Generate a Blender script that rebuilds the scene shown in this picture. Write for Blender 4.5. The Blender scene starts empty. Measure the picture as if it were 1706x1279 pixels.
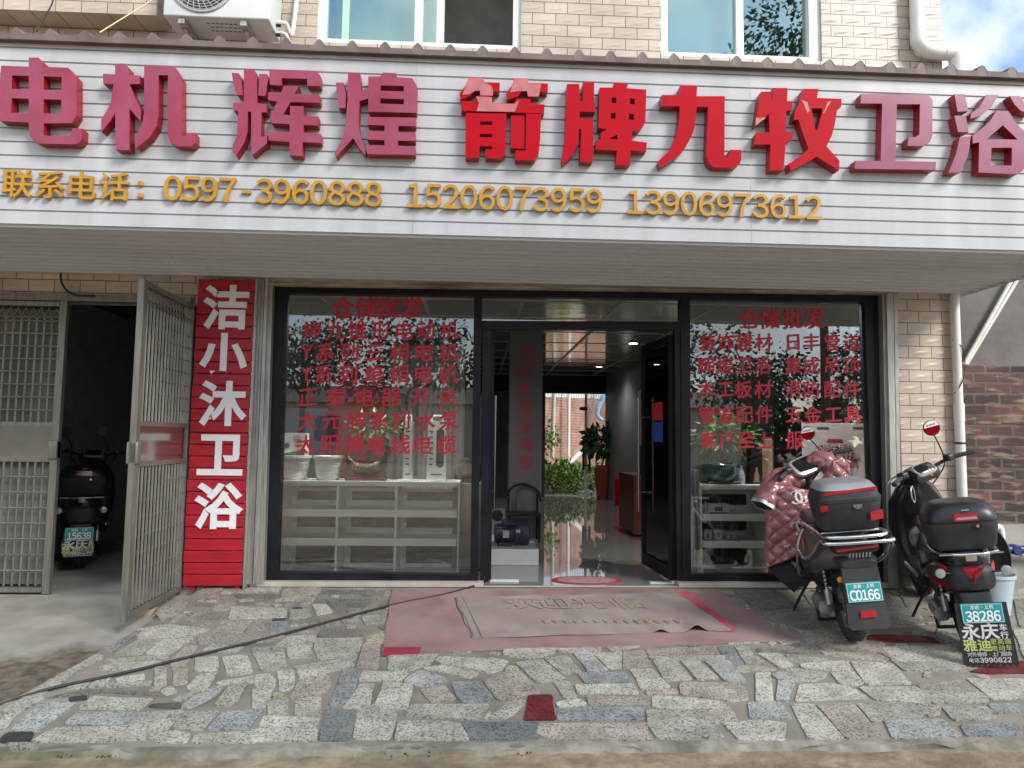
import bpy, bmesh, math, random
from math import sin, cos, pi, radians as R, sqrt
from mathutils import Vector as V, Matrix
from mathutils.geometry import tessellate_polygon
random.seed(7)
SC = bpy.context.scene
COL = SC.collection
# ---------------------------------------------------------------- camera
FPX = 1160.0                       # focal length in photograph pixels (1706 wide)
CAM = V((0, -5.65, 1.18))
_y, _p, _r = R(2.70), R(4.5), R(.737)
FW = V((sin(_y)*cos(_p), cos(_y)*cos(_p), sin(_p)))
_rt = V((cos(_y), -sin(_y), 0)); _up = _rt.cross(FW)
RT = _rt*cos(_r) + _up*sin(_r); UP = _up*cos(_r) - _rt*sin(_r)
cd = bpy.data.cameras.new('camera'); cam = bpy.data.objects.new('camera', cd); COL.objects.link(cam)
cd.sensor_fit = 'HORIZONTAL'; cd.sensor_width = 36; cd.lens = 36*FPX/1706
cd.clip_start = .05; cd.clip_end = 600
cam.matrix_world = Matrix(((RT.x, UP.x, -FW.x, CAM.x), (RT.y, UP.y, -FW.y, CAM.y), (RT.z, UP.z, -FW.z, CAM.z), (0, 0, 0, 1)))
SC.camera = cam
# ---------------------------------------------------------------- sky, sun, exposure
SUN_EL, SUN_AZ = R(37), R(136)     # azimuth measured from +Y clockwise: behind the camera, to the right
w = bpy.data.worlds.new('World'); SC.world = w; w.use_nodes = True
nt = w.node_tree; nt.nodes.clear()
o_ = nt.nodes.new('ShaderNodeOutputWorld'); bg = nt.nodes.new('ShaderNodeBackground')
sk = nt.nodes.new('ShaderNodeTexSky'); sk.sky_type = 'NISHITA'; sk.sun_disc = False
sk.sun_elevation = SUN_EL; sk.sun_rotation = SUN_AZ; sk.air_density = 1.0; sk.dust_density = .35
tc = nt.nodes.new('ShaderNodeTexCoord')
nz = nt.nodes.new('ShaderNodeTexNoise'); nz.inputs['Scale'].default_value = 4.1; nz.inputs['Detail'].default_value = 7; nz.inputs['Roughness'].default_value = .55
cr = nt.nodes.new('ShaderNodeValToRGB'); cr.color_ramp.elements[0].position = .37; cr.color_ramp.elements[1].position = .60
mx = nt.nodes.new('ShaderNodeMix'); mx.data_type = 'RGBA'
mx.inputs['B'].default_value = (5.6, 5.65, 5.7, 1)
nt.links.new(tc.outputs['Generated'], nz.inputs['Vector']); nt.links.new(nz.outputs['Fac'], cr.inputs['Fac'])
nt.links.new(cr.outputs['Color'], mx.inputs['Factor']); nt.links.new(sk.outputs['Color'], mx.inputs['A'])
nt.links.new(mx.outputs['Result'], bg.inputs['Color']); bg.inputs['Strength'].default_value = .10
nt.links.new(bg.outputs['Background'], o_.inputs['Surface'])
sl = bpy.data.lights.new('sun', 'SUN'); sl.energy = 1.4; sl.angle = R(20); sl.color = (1, .97, .93)
so = bpy.data.objects.new('sun', sl); COL.objects.link(so)
sd = V((sin(SUN_AZ)*cos(SUN_EL), cos(SUN_AZ)*cos(SUN_EL), sin(SUN_EL)))
so.rotation_euler = sd.to_track_quat('Z', 'Y').to_euler(); so.location = (4, -12, 14)
SC.view_settings.view_transform = 'Standard'; SC.view_settings.look = 'None'
SC.view_settings.exposure = 1.55; SC.view_settings.gamma = 1; SC.view_settings.use_curve_mapping = False
# ---------------------------------------------------------------- photograph pixel -> place in the world
def ray(px, py): return FW + RT*((px-853)/FPX) - UP*((py-639.5)/FPX)
def P(px, py, Y=0.):               # on the vertical plane y = Y (the facade and planes parallel to it)
    d = ray(px, py); return CAM + d*((Y-CAM.y)/d.y)
def PZ(px, py, Z):                 # on the level plane z = Z
    d = ray(px, py); return CAM + d*((Z-CAM.z)/d.z)
SLOPE = .09
def apron_z(y): return SLOPE*y if y < 0 else 0.
def PA(px, py, up=0.):             # on the sloping paved apron
    d = ray(px, py); t = (SLOPE*CAM.y + up - CAM.z)/(d.z - SLOPE*d.y); return CAM + d*t
# ---------------------------------------------------------------- objects
ROOTM = {}
def tag(o, label=None, cat=None, group=None, kind=None):
    if label: o['label'] = label
    if cat: o['category'] = cat
    if group: o['group'] = group
    if kind: o['kind'] = kind
    return o
def thing(name, label, cat, loc=(0, 0, 0), group=None, M=None):
    o = bpy.data.objects.new(name, None); COL.objects.link(o); o.empty_display_size = .1
    m = M if M is not None else Matrix.Translation(V(loc))
    o.matrix_world = m; ROOTM[o.name] = m.inverted()
    return tag(o, label, cat, group)
def root_inv(p):
    while p.parent: p = p.parent
    return ROOTM.get(p.name, Matrix.Identity(4))
class MB:
    def __init__(s): s.v = []; s.f = []; s.m = []; s.c = []
    def add(s, vs, fs, mi=0, col=None):
        b = len(s.v); s.v += [V(x) for x in vs]
        for f in fs: s.f.append([b+i for i in f]); s.m.append(mi); s.c.append(col)
        return s
    def box(s, x0, x1, y0, y1, z0, z1, mi=0):
        vs = [(x, y, z) for z in (z0, z1) for y in (y0, y1) for x in (x0, x1)]
        return s.add(vs, [(0, 2, 3, 1), (4, 5, 7, 6), (0, 1, 5, 4), (2, 6, 7, 3), (0, 4, 6, 2), (1, 3, 7, 5)], mi)
    def rbox(s, x0, x1, y0, y1, z0, z1, r=.01, mi=0, n=3):        # rounded in all directions
        bm = bmesh.new(); bmesh.ops.create_cube(bm, size=1)
        for v in bm.verts: v.co = V((x0+(v.co.x+.5)*(x1-x0), y0+(v.co.y+.5)*(y1-y0), z0+(v.co.z+.5)*(z1-z0)))
        r = min(r, .49*min(abs(x1-x0), abs(y1-y0), abs(z1-z0)))
        bmesh.ops.bevel(bm, geom=bm.edges[:], offset=r, segments=n, affect='EDGES', profile=.5)
        bm.verts.index_update(); s.add([v.co for v in bm.verts], [[v.index for v in f.verts] for f in bm.faces], mi); bm.free(); return s
    def bar(s, a, b, wx, wy=None, mi=0, up=(0, 0, 1)):            # square bar between two points
        a, b = V(a), V(b); wy = wy or wx; d = (b-a).normalized(); u = V(up)
        if abs(d.dot(u)) > .95: u = V((0, 1, 0))
        x = d.cross(u).normalized()*wx/2; y = x.cross(d).normalized()*wy/2
        vs = [p+q for p in (a, b) for q in (-x-y, x-y, x+y, -x+y)]
        return s.add(vs, [(3, 2, 1, 0), (4, 5, 6, 7), (0, 1, 5, 4), (1, 2, 6, 5), (2, 3, 7, 6), (3, 0, 4, 7)], mi)
    def tube(s, pts, r, n=10, mi=0, smooth=0, caps=True):
        pts = [V(p) for p in pts]
        if smooth: pts = catmull(pts, smooth)
        rs = r if isinstance(r, (list, tuple)) else [r]*len(pts)
        if len(rs) != len(pts): rs = [rs[0]+(rs[-1]-rs[0])*i/(len(pts)-1) for i in range(len(pts))]
        t0 = (pts[1]-pts[0]).normalized(); nrm = t0.orthogonal().normalized(); rings = []
        for i, p in enumerate(pts):
            t = ((pts[min(i+1, len(pts)-1)]-pts[max(i-1, 0)])).normalized()
            nrm = (nrm - t*nrm.dot(t)).normalized(); bn = t.cross(nrm)
            rings.append([p + nrm*(rs[i]*cos(2*pi*k/n)) + bn*(rs[i]*sin(2*pi*k/n)) for k in range(n)])
        return s.loft(rings, caps, mi)
    def loft(s, rings, caps=True, mi=0, closed=True):
        n = len(rings[0]); fs = []
        for i in range(len(rings)-1):
            for k in range(n if closed else n-1):
                fs.append((i*n+k, i*n+(k+1) % n, (i+1)*n+(k+1) % n, (i+1)*n+k))
        if caps: fs += [list(range(n))[::-1], [(len(rings)-1)*n+k for k in range(n)]]
        return s.add([p for r in rings for p in r], fs, mi)
    def lathe(s, prof, n=24, M=None, mi=0, caps=True, ang=2*pi):   # profile (r, z) turned about z, then M
        rings = [[V((r*cos(ang*k/n), r*sin(ang*k/n), z)) for k in range(n)] for r, z in prof]
        if M is not None: rings = [[M @ p for p in q] for q in rings]
        return s.loft(rings, caps, mi)
    def poly(s, outer, holes=(), ex=None, mi=0, col=None):         # 3-D planar polygon (with holes), ex = extrusion vector
        loops = [list(map(V, outer))] + [list(map(V, h)) for h in holes]
        flat = [p for l in loops for p in l]
        tris = tessellate_polygon(loops)
        if ex is None: return s.add(flat, [tuple(t) for t in tris], mi, col)
        ex = V(ex); n = len(flat); fs = [tuple(t) for t in tris] + [tuple(i+n for i in t[::-1]) for t in tris]; b = 0
        for l in loops:
            m = len(l)
            for i in range(m): fs.append((b+i, b+(i+1) % m, b+(i+1) % m+n, b+i+n))
            b += m
        return s.add(flat+[p+ex for p in flat], fs, mi, col)
    def sheet(s, f, nu, nv, mi=0):                                  # f(u, v) -> point
        vs = [f(i/nu, j/nv) for j in range(nv+1) for i in range(nu+1)]
        return s.add(vs, [(j*(nu+1)+i, j*(nu+1)+i+1, (j+1)*(nu+1)+i+1, (j+1)*(nu+1)+i) for j in range(nv) for i in range(nu)], mi)
    def build(s, name, mats, parent=None, local=False, smooth=None, colname=None, recalc=True):
        me = bpy.data.meshes.new(name)
        vs = s.v
        if parent is not None and not local:
            mi = root_inv(parent); vs = [mi @ v for v in vs]
        me.from_pydata([tuple(v) for v in vs], [], s.f); 
        for m in (mats if isinstance(mats, (list, tuple)) else [mats]): me.materials.append(m)
        me.polygons.foreach_set('material_index', s.m)
        if colname:
            at = me.color_attributes.new(colname, 'FLOAT_COLOR', 'CORNER')
            for p in me.polygons:
                c = s.c[p.index] or (.5, .5, .5)
                for li in p.loop_indices: at.data[li].color = (*c, 1)
        if recalc:
            bm = bmesh.new(); bm.from_mesh(me); bmesh.ops.recalc_face_normals(bm, faces=bm.faces[:]); bm.to_mesh(me); bm.free()
        if smooth:
            me.polygons.foreach_set('use_smooth', [True]*len(me.polygons)); me.set_sharp_from_angle(angle=R(smooth))
        me.update()
        o = bpy.data.objects.new(name, me); COL.objects.link(o)
        if parent is not None: o.parent = parent
        return o
def catmull(pts, k):
    out = []; n = len(pts)
    for i in range(n-1):
        a, b, c, d = pts[max(i-1, 0)], pts[i], pts[i+1], pts[min(i+2, n-1)]
        for j in range(k):
            t = j/k; out.append(.5*((2*b)+(c-a)*t+(2*a-5*b+4*c-d)*t*t+(3*b-a-3*c+d)*t*t*t))
    return out+[pts[-1]]
def sring(y, cx, cz, hw, hh, e=3., n=28, sx=0.):                    # superellipse ring in the x-z plane at y
    out = []
    for k in range(n):
        a = 2*pi*k/n; c, s_ = cos(a), sin(a)
        out.append(V((cx+hw*abs(c)**(2/e)*(1 if c > 0 else -1), y+sx*s_, cz+hh*abs(s_)**(2/e)*(1 if s_ > 0 else -1))))
    return out
def frames(u, v):                                                   # matrix with columns u, v, u x v
    u = V(u).normalized(); v = V(v); v = (v-u*v.dot(u)).normalized(); w_ = u.cross(v)
    return Matrix(((u.x, v.x, w_.x, 0), (u.y, v.y, w_.y, 0), (u.z, v.z, w_.z, 0), (0, 0, 0, 1)))
def at(loc, M=None): return Matrix.Translation(V(loc)) @ (M or Matrix.Identity(4))
AX_Y = Matrix.Rotation(-pi/2, 4, 'X')                               # turns a lathe's z axis to +y
AX_X = Matrix.Rotation(pi/2, 4, 'Y')                                # turns a lathe's z axis to +x
# lettering: real glyph outlines
GL = {}
def glyph(ch, bold=0., ext=.0):
    k = (ch, bold, ext)
    if k not in GL:
        c = bpy.data.curves.new('glyph', 'FONT'); c.body = ch; c.size = 1; c.offset = bold; c.extrude = ext/2; c.resolution_u = 3
        o = bpy.data.objects.new('glyph', c); COL.objects.link(o); bpy.context.view_layer.update()
        m = o.to_mesh(); vs = [v.co.copy() for v in m.vertices]; fs = [tuple(p.vertices) for p in m.polygons]
        o.to_mesh_clear(); bpy.data.objects.remove(o); bpy.data.curves.remove(c)
        xs = [v.x for v in vs] or [0, 1]; ys = [v.y for v in vs] or [0, 1]
        cx, cy = (min(xs)+max(xs))/2, (min(ys)+max(ys))/2
        GL[k] = ([V((v.x-cx, v.y-cy, v.z)) for v in vs], fs, max(xs)-min(xs), max(ys)-min(ys))
    return GL[k]
def put_glyph(mb, ch, O, size, ex=(1, 0, 0), ey=(0, 0, 1), bold=0., ext=0., sx=1., shear=0., mi=0, multi=0.):
    if multi is True: multi, bold = bold, 0.
    vs, fs, _, _ = glyph(ch, 0. if multi else bold, ext/size if ext else 0.)
    O, ex, ey = V(O), V(ex).normalized(), V(ey).normalized(); n = ex.cross(ey)
    # a heavier face is the same outline repeated a stroke's width apart, each copy a hair proud of the last
    for j, (dx, dy) in enumerate(((0, 0), (1, 1), (-1, 1), (1, -1), (-1, -1)) if multi else ((0, 0),)):
        o = O+ex*(dx*multi*size)+ey*(dy*multi*size)+n*(.00012*j)
        mb.add([o+ex*(v.x*size*sx)+ey*((v.y+shear*v.x)*size)+n*(v.z*size) for v in vs], fs, mi)
def put_text(mb, s, O, size, adv, ex=(1, 0, 0), ey=(0, 0, 1), **kw):   # centred row of glyphs
    ex = V(ex).normalized()
    for i, ch in enumerate(s):
        if ch != ' ': put_glyph(mb, ch, V(O)+ex*(adv*(i-(len(s)-1)/2)), size, ex, ey, **kw)
# ---------------------------------------------------------------- materials
def nm(name, col, rough=.5, metal=0., var=0., vscale=6., bump=0., bscale=40., spec=None, coat=0., tint=None, tscale=2., tamt=.5, emis=None, stretch=None, detail=6):
    m = bpy.data.materials.new(name); m.use_nodes = True; t = m.node_tree; b = t.nodes['Principled BSDF']
    b.inputs['Base Color'].default_value = (*col, 1); b.inputs['Roughness'].default_value = rough; b.inputs['Metallic'].default_value = metal
    if spec is not None: b.inputs['Specular IOR Level'].default_value = spec
    if coat: b.inputs['Coat Weight'].default_value = coat; b.inputs['Coat Roughness'].default_value = .08
    if emis: b.inputs['Emission Color'].default_value = (*emis[0], 1); b.inputs['Emission Strength'].default_value = emis[1]
    c = t.nodes.new('ShaderNodeTexCoord'); vec = c.outputs['Object']
    if stretch:
        mp = t.nodes.new('ShaderNodeMapping'); mp.inputs['Scale'].default_value = stretch; t.links.new(vec, mp.inputs['Vector']); vec = mp.outputs['Vector']
    def noise(sc, d=detail):
        n = t.nodes.new('ShaderNodeTexNoise'); n.inputs['Scale'].default_value = sc; n.inputs['Detail'].default_value = d; t.links.new(vec, n.inputs['Vector']); return n
    out = None
    if var:
        n = noise(vscale); r_ = t.nodes.new('ShaderNodeMapRange'); r_.inputs['From Min'].default_value = .3; r_.inputs['From Max'].default_value = .7
        r_.inputs['To Min'].default_value = 1-var; r_.inputs['To Max'].default_value = 1+var; t.links.new(n.outputs['Fac'], r_.inputs['Value'])
        x = t.nodes.new('ShaderNodeVectorMath'); x.operation = 'SCALE'; x.inputs[0].default_value = col; t.links.new(r_.outputs['Result'], x.inputs['Scale']); out = x.outputs['Vector']
    if tint:
        n = noise(tscale); r_ = t.nodes.new('ShaderNodeMapRange'); r_.inputs['From Min'].default_value = .42; r_.inputs['From Max'].default_value = .72
        r_.inputs['To Max'].default_value = tamt; t.links.new(n.outputs['Fac'], r_.inputs['Value'])
        x = t.nodes.new('ShaderNodeMix'); x.data_type = 'RGBA'; t.links.new(r_.outputs['Result'], x.inputs['Factor'])
        if out: t.links.new(out, x.inputs['A'])
        else: x.inputs['A'].default_value = (*col, 1)
        x.inputs['B'].default_value = (*tint, 1); out = x.outputs['Result']
    if out: t.links.new(out, b.inputs['Base Color'])
    if bump:
        n = noise(bscale, 4); bp = t.nodes.new('ShaderNodeBump'); bp.inputs['Strength'].default_value = bump; bp.inputs['Distance'].default_value = .01
        t.links.new(n.outputs['Fac'], bp.inputs['Height']); t.links.new(bp.outputs['Normal'], b.inputs['Normal'])
    return m
def glass_mat(name, tint=(1, 1, 1), ior=1.85, rough=0., mirror=None, gcol=(1, 1, 1)):
    m = bpy.data.materials.new(name); m.use_nodes = True; t = m.node_tree; t.nodes.clear()
    o = t.nodes.new('ShaderNodeOutputMaterial'); a = t.nodes.new('ShaderNodeBsdfTransparent'); a.inputs['Color'].default_value = (*tint, 1)
    g = t.nodes.new('ShaderNodeBsdfGlossy'); g.inputs['Roughness'].default_value = rough; g.inputs['Color'].default_value = (*gcol, 1)
    f = t.nodes.new('ShaderNodeFresnel'); f.inputs['IOR'].default_value = ior; x = t.nodes.new('ShaderNodeMixShader')
    if mirror: x.inputs['Fac'].default_value = mirror           # reflective coated glass
    else: t.links.new(f.outputs['Fac'], x.inputs['Fac'])
    t.links.new(a.outputs[0], x.inputs[1]); t.links.new(g.outputs[0], x.inputs[2]); t.links.new(x.outputs[0], o.inputs['Surface'])
    return m
def brick_mat(name, c1, c2, mortar, bw, bh, msize=.004, rough=.5, bump=.5, streak=None, warp=0., relief=0., horiz='X', offset=.5, shift=(0, 0), cvar=.2, rscale=9, slash=0.):
    m = bpy.data.materials.new(name); m.use_nodes = True; t = m.node_tree; b = t.nodes['Principled BSDF']; b.inputs['Roughness'].default_value = rough
    g = t.nodes.new('ShaderNodeNewGeometry'); s = t.nodes.new('ShaderNodeSeparateXYZ'); t.links.new(g.outputs['Position'], s.inputs[0])
    cb = t.nodes.new('ShaderNodeCombineXYZ'); ax = t.nodes.new('ShaderNodeMath'); ax.inputs[1].default_value = shift[0]; az = t.nodes.new('ShaderNodeMath'); az.inputs[1].default_value = shift[1]
    if horiz == 'XY':
        sm = t.nodes.new('ShaderNodeMath'); t.links.new(s.outputs['X'], sm.inputs[0]); t.links.new(s.outputs['Y'], sm.inputs[1]); t.links.new(sm.outputs[0], ax.inputs[0])
    else: t.links.new(s.outputs[horiz], ax.inputs[0])
    t.links.new(s.outputs['Z'], az.inputs[0])
    t.links.new(ax.outputs[0], cb.inputs['X']); t.links.new(az.outputs[0], cb.inputs['Y'])
    k = t.nodes.new('ShaderNodeTexBrick'); k.offset = offset; k.inputs['Scale'].default_value = 1; k.inputs['Brick Width'].default_value = bw; k.inputs['Row Height'].default_value = bh
    k.inputs['Mortar Size'].default_value = msize; k.inputs['Mortar Smooth'].default_value = .15
    k.inputs['Color1'].default_value = (*c1, 1); k.inputs['Color2'].default_value = (*c2, 1); k.inputs['Mortar'].default_value = (*mortar, 1)
    if warp:
        wn = t.nodes.new('ShaderNodeTexNoise'); wn.inputs['Scale'].default_value = 5.; t.links.new(g.outputs['Position'], wn.inputs['Vector'])
        wv = t.nodes.new('ShaderNodeVectorMath'); wv.operation = 'MULTIPLY_ADD'; wv.inputs[1].default_value = (warp, warp, warp); t.links.new(wn.outputs['Color'], wv.inputs[0]); t.links.new(cb.outputs[0], wv.inputs[2]); t.links.new(wv.outputs[0], k.inputs['Vector'])
    else: t.links.new(cb.outputs[0], k.inputs['Vector'])
    mp = t.nodes.new('ShaderNodeMapping'); mp.inputs['Rotation'].default_value = (0, R(32), 0); mp.inputs['Scale'].default_value = (1, 1, 5)
    t.links.new(g.outputs['Position'], mp.inputs['Vector'])
    n = t.nodes.new('ShaderNodeTexNoise'); n.inputs['Scale'].default_value = rscale; n.inputs['Detail'].default_value = 3; t.links.new(mp.outputs[0], n.inputs['Vector'])
    n2 = t.nodes.new('ShaderNodeTexNoise'); n2.inputs['Scale'].default_value = 3.; n2.inputs['Detail'].default_value = 6; t.links.new(g.outputs['Position'], n2.inputs['Vector'])
    r_ = t.nodes.new('ShaderNodeMapRange'); r_.inputs['From Min'].default_value = .3; r_.inputs['From Max'].default_value = .7; r_.inputs['To Min'].default_value = 1-cvar; r_.inputs['To Max'].default_value = 1+cvar
    t.links.new(n2.outputs['Fac'], r_.inputs['Value'])
    x = t.nodes.new('ShaderNodeVectorMath'); x.operation = 'SCALE'; t.links.new(k.outputs['Color'], x.inputs[0]); t.links.new(r_.outputs['Result'], x.inputs['Scale']); col = x.outputs['Vector']
    if streak:
        q = t.nodes.new('ShaderNodeMapRange'); q.inputs['From Min'].default_value = .56; q.inputs['From Max'].default_value = .68; q.inputs['To Max'].default_value = streak[1]; t.links.new(n.outputs['Fac'], q.inputs['Value'])
        y = t.nodes.new('ShaderNodeMix'); y.data_type = 'RGBA'; t.links.new(q.outputs[0], y.inputs['Factor']); t.links.new(col, y.inputs['A']); y.inputs['B'].default_value = (*streak[0], 1); col = y.outputs['Result']
    t.links.new(col, b.inputs['Base Color'])
    iv = t.nodes.new('ShaderNodeMath'); iv.operation = 'SUBTRACT'; iv.inputs[0].default_value = 1; t.links.new(k.outputs['Fac'], iv.inputs[1])
    hgt = n.outputs['Fac']
    if slash:                                                       # one slanting leaf-shaped ridge pressed into every tile
        def mth(op, a, c=None, d=None):
            q_ = t.nodes.new('ShaderNodeMath'); q_.operation = op
            for i_, v_ in enumerate((a, c, d)):
                if v_ is None: continue
                if isinstance(v_, (int, float)): q_.inputs[i_].default_value = v_
                else: t.links.new(v_, q_.inputs[i_])
            return q_.outputs[0]
        row = mth('DIVIDE', az.outputs[0], bh); fl = mth('FLOOR', row); fz = mth('FRACT', row)
        par = mth('SUBTRACT', 1., mth('ABSOLUTE', mth('MODULO', fl, 2.)))
        fx = mth('FRACT', mth('ADD', mth('DIVIDE', ax.outputs[0], bw), mth('MULTIPLY', par, offset)))
        dd = mth('SUBTRACT', fz, mth('ADD', mth('MULTIPLY', fx, .75), mth('ADD', mth('MULTIPLY', mth('SINE', mth('MULTIPLY', fx, 6.283)), .10), .05)))
        rdg = mth('MAXIMUM', mth('SUBTRACT', 1., mth('DIVIDE', mth('ABSOLUTE', dd), .17)), 0.)
        msk = mth('MAXIMUM', mth('SUBTRACT', 1., mth('DIVIDE', mth('ABSOLUTE', mth('SUBTRACT', fx, .52)), .40)), 0.)
        hgt = mth('ADD', mth('MULTIPLY', mth('POWER', mth('MULTIPLY', rdg, msk), .7), slash), mth('MULTIPLY', n2.outputs['Fac'], .25))
    ad = t.nodes.new('ShaderNodeMath'); ad.operation = 'MULTIPLY_ADD'; t.links.new(hgt, ad.inputs[0]); ad.inputs[1].default_value = relief; t.links.new(iv.outputs[0], ad.inputs[2])
    bp = t.nodes.new('ShaderNodeBump'); bp.inputs['Strength'].default_value = bump; bp.inputs['Distance'].default_value = .012
    t.links.new(ad.outputs[0], bp.inputs['Height']); t.links.new(bp.outputs['Normal'], b.inputs['Normal'])
    return m
# ================================================================ materials
M = {}
M['tile'] = brick_mat('wall_tile', (.46, .385, .305), (.51, .43, .345), (.12, .085, .06), .2, .1, .0035, .34, .5, relief=.8, cvar=.16, rscale=8, slash=.8)
M['tile_side'] = brick_mat('wall_tile_side', (.50, .42, .33), (.55, .46, .37), (.12, .085, .06), .2, .1, .0035, .35, .6, relief=.8, cvar=.1, horiz='Y', slash=1.1)
M['steel'] = nm('weathered_steel', (.20, .188, .158), .42, .4, var=.25, vscale=9, stretch=(6, 6, .6), bump=.1, bscale=60)
M['chrome'] = nm('chrome', (.78, .78, .77), .16, 1., var=.1, vscale=14)
M['rail'] = nm('shutter_rail_metal', (.42, .40, .37), .4, .55, var=.3, vscale=12, stretch=(8, 8, .5), tint=(.25, .2, .15), tamt=.4)
M['black_alu'] = nm('black_aluminium', (.010, .010, .014), .42, .0, var=.4, vscale=5, spec=.25)
M['black'] = nm('black_plastic', (.014, .014, .016), .36, var=.3, vscale=18)
M['matte_black'] = nm('matte_black_plastic', (.022, .022, .024), .55, var=.25, vscale=20, bump=.12, bscale=300, tint=(.085, .08, .072), tscale=3, tamt=.35)
M['rubber'] = nm('rubber', (.025, .025, .026), .8, var=.35, vscale=20, bump=.3, bscale=120, tint=(.12, .11, .10), tscale=8, tamt=.5)
M['glass'] = glass_mat('shop_glass', (.90, .92, .915), 1.85)
M['panel_white'] = nm('white_panel', (.48, .485, .49), .3, var=.06, vscale=1.5, tint=(.36, .355, .335), tscale=1.1, tamt=.55, stretch=(5, 1, .35))
M['soffit'] = nm('soffit_panel', (.58, .60, .64), .24, var=.07, vscale=1.2, tint=(.50, .49, .48), tscale=.8, tamt=.6, stretch=(.4, 2, 1))
M['roof_sheet'] = nm('coated_roof_sheet', (.15, .11, .095), .5, var=.3, vscale=6, tint=(.24, .185, .165), tamt=.6)
M['faded_red'] = nm('faded_red_acrylic', (.29, .032, .066), .36, var=.14, vscale=5, tint=(.32, .07, .13), tscale=4, tamt=.8, spec=.4)
M['faded_plum'] = nm('faded_plum_acrylic', (.245, .052, .10), .28, var=.12, vscale=5, tint=(.30, .10, .165), tscale=4, tamt=.7, spec=.5)
M['red'] = nm('red_acrylic', (.42, .002, .010), .5, var=.06, vscale=4, spec=.10)
M['red_side'] = nm('red_letter_side', (.28, .006, .015), .4, var=.12, vscale=10)
M['peeled'] = nm('peeled_red_film', (.46, .13, .135), .45, var=.15, vscale=14)
M['orange'] = nm('orange_foam_letter', (.47, .235, .012), .5, var=.1, vscale=12)
M['white_paint'] = nm('white_paint', (.80, .80, .78), .4, var=.06, vscale=8)
M['pvc'] = nm('white_pvc_pipe', (.72, .71, .67), .35, var=.1, vscale=6, tint=(.50, .46, .38), tscale=3, tamt=.45)
M['lintel'] = nm('stained_lintel', (.40, .35, .26), .7, var=.3, vscale=7, stretch=(1, 1, 6), tint=(.16, .035, .025), tscale=1.6, tamt=.8, bump=.3, bscale=50)
M['concrete'] = nm('worn_concrete', (.30, .285, .25), .85, var=.22, vscale=3, tint=(.16, .14, .11), tscale=1.3, tamt=.7, bump=.35, bscale=35)
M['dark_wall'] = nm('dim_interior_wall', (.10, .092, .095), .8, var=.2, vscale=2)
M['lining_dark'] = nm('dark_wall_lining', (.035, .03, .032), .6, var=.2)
M['grey_wall'] = nm('grey_interior_wall', (.17, .17, .175), .6, var=.08, vscale=2)
M['slat_red'] = nm('red_painted_slat', (.40, .010, .022), .42, var=.2, vscale=4, stretch=(1, 1, 7), bump=.12, bscale=40)
M['white_film'] = nm('white_vinyl', (.82, .81, .80), .45)
M['vinyl_red'] = nm('red_vinyl', (.52, .010, .030), .5)
M['shelf'] = nm('cream_board', (.86, .855, .78), .45, var=.07, vscale=3)
M['dark_glass'] = nm('dark_cabinet_glass', (.05, .052, .05), .12, var=.2, vscale=3)
M['floor'] = nm('polished_floor_tile', (.26, .25, .24), .025, var=.04, vscale=1, spec=.9)
M['green'] = nm('leaf', (.055, .13, .03), .45, var=.5, vscale=9)
M['lime'] = nm('young_leaf', (.16, .26, .05), .5, var=.5, vscale=9)
M['dark_leaf'] = nm('dark_leaf', (.028, .060, .022), .5, var=.5, vscale=3)
M['trunk'] = nm('bark', (.10, .075, .05), .9, var=.3, bump=.4)
M['wood_red'] = nm('red_brown_wood', (.13, .035, .028), .35, var=.2, vscale=4, stretch=(4, 4, .6))
M['white_gloss'] = nm('white_gloss_plastic', (.75, .75, .72), .25)
M['teal_plate'] = nm('teal_plate', (.015, .30, .30), .4)
M['lamp'] = nm('downlight_or_fill', (1, 1, 1), .5, emis=((1, .95, .85), 14))

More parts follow.
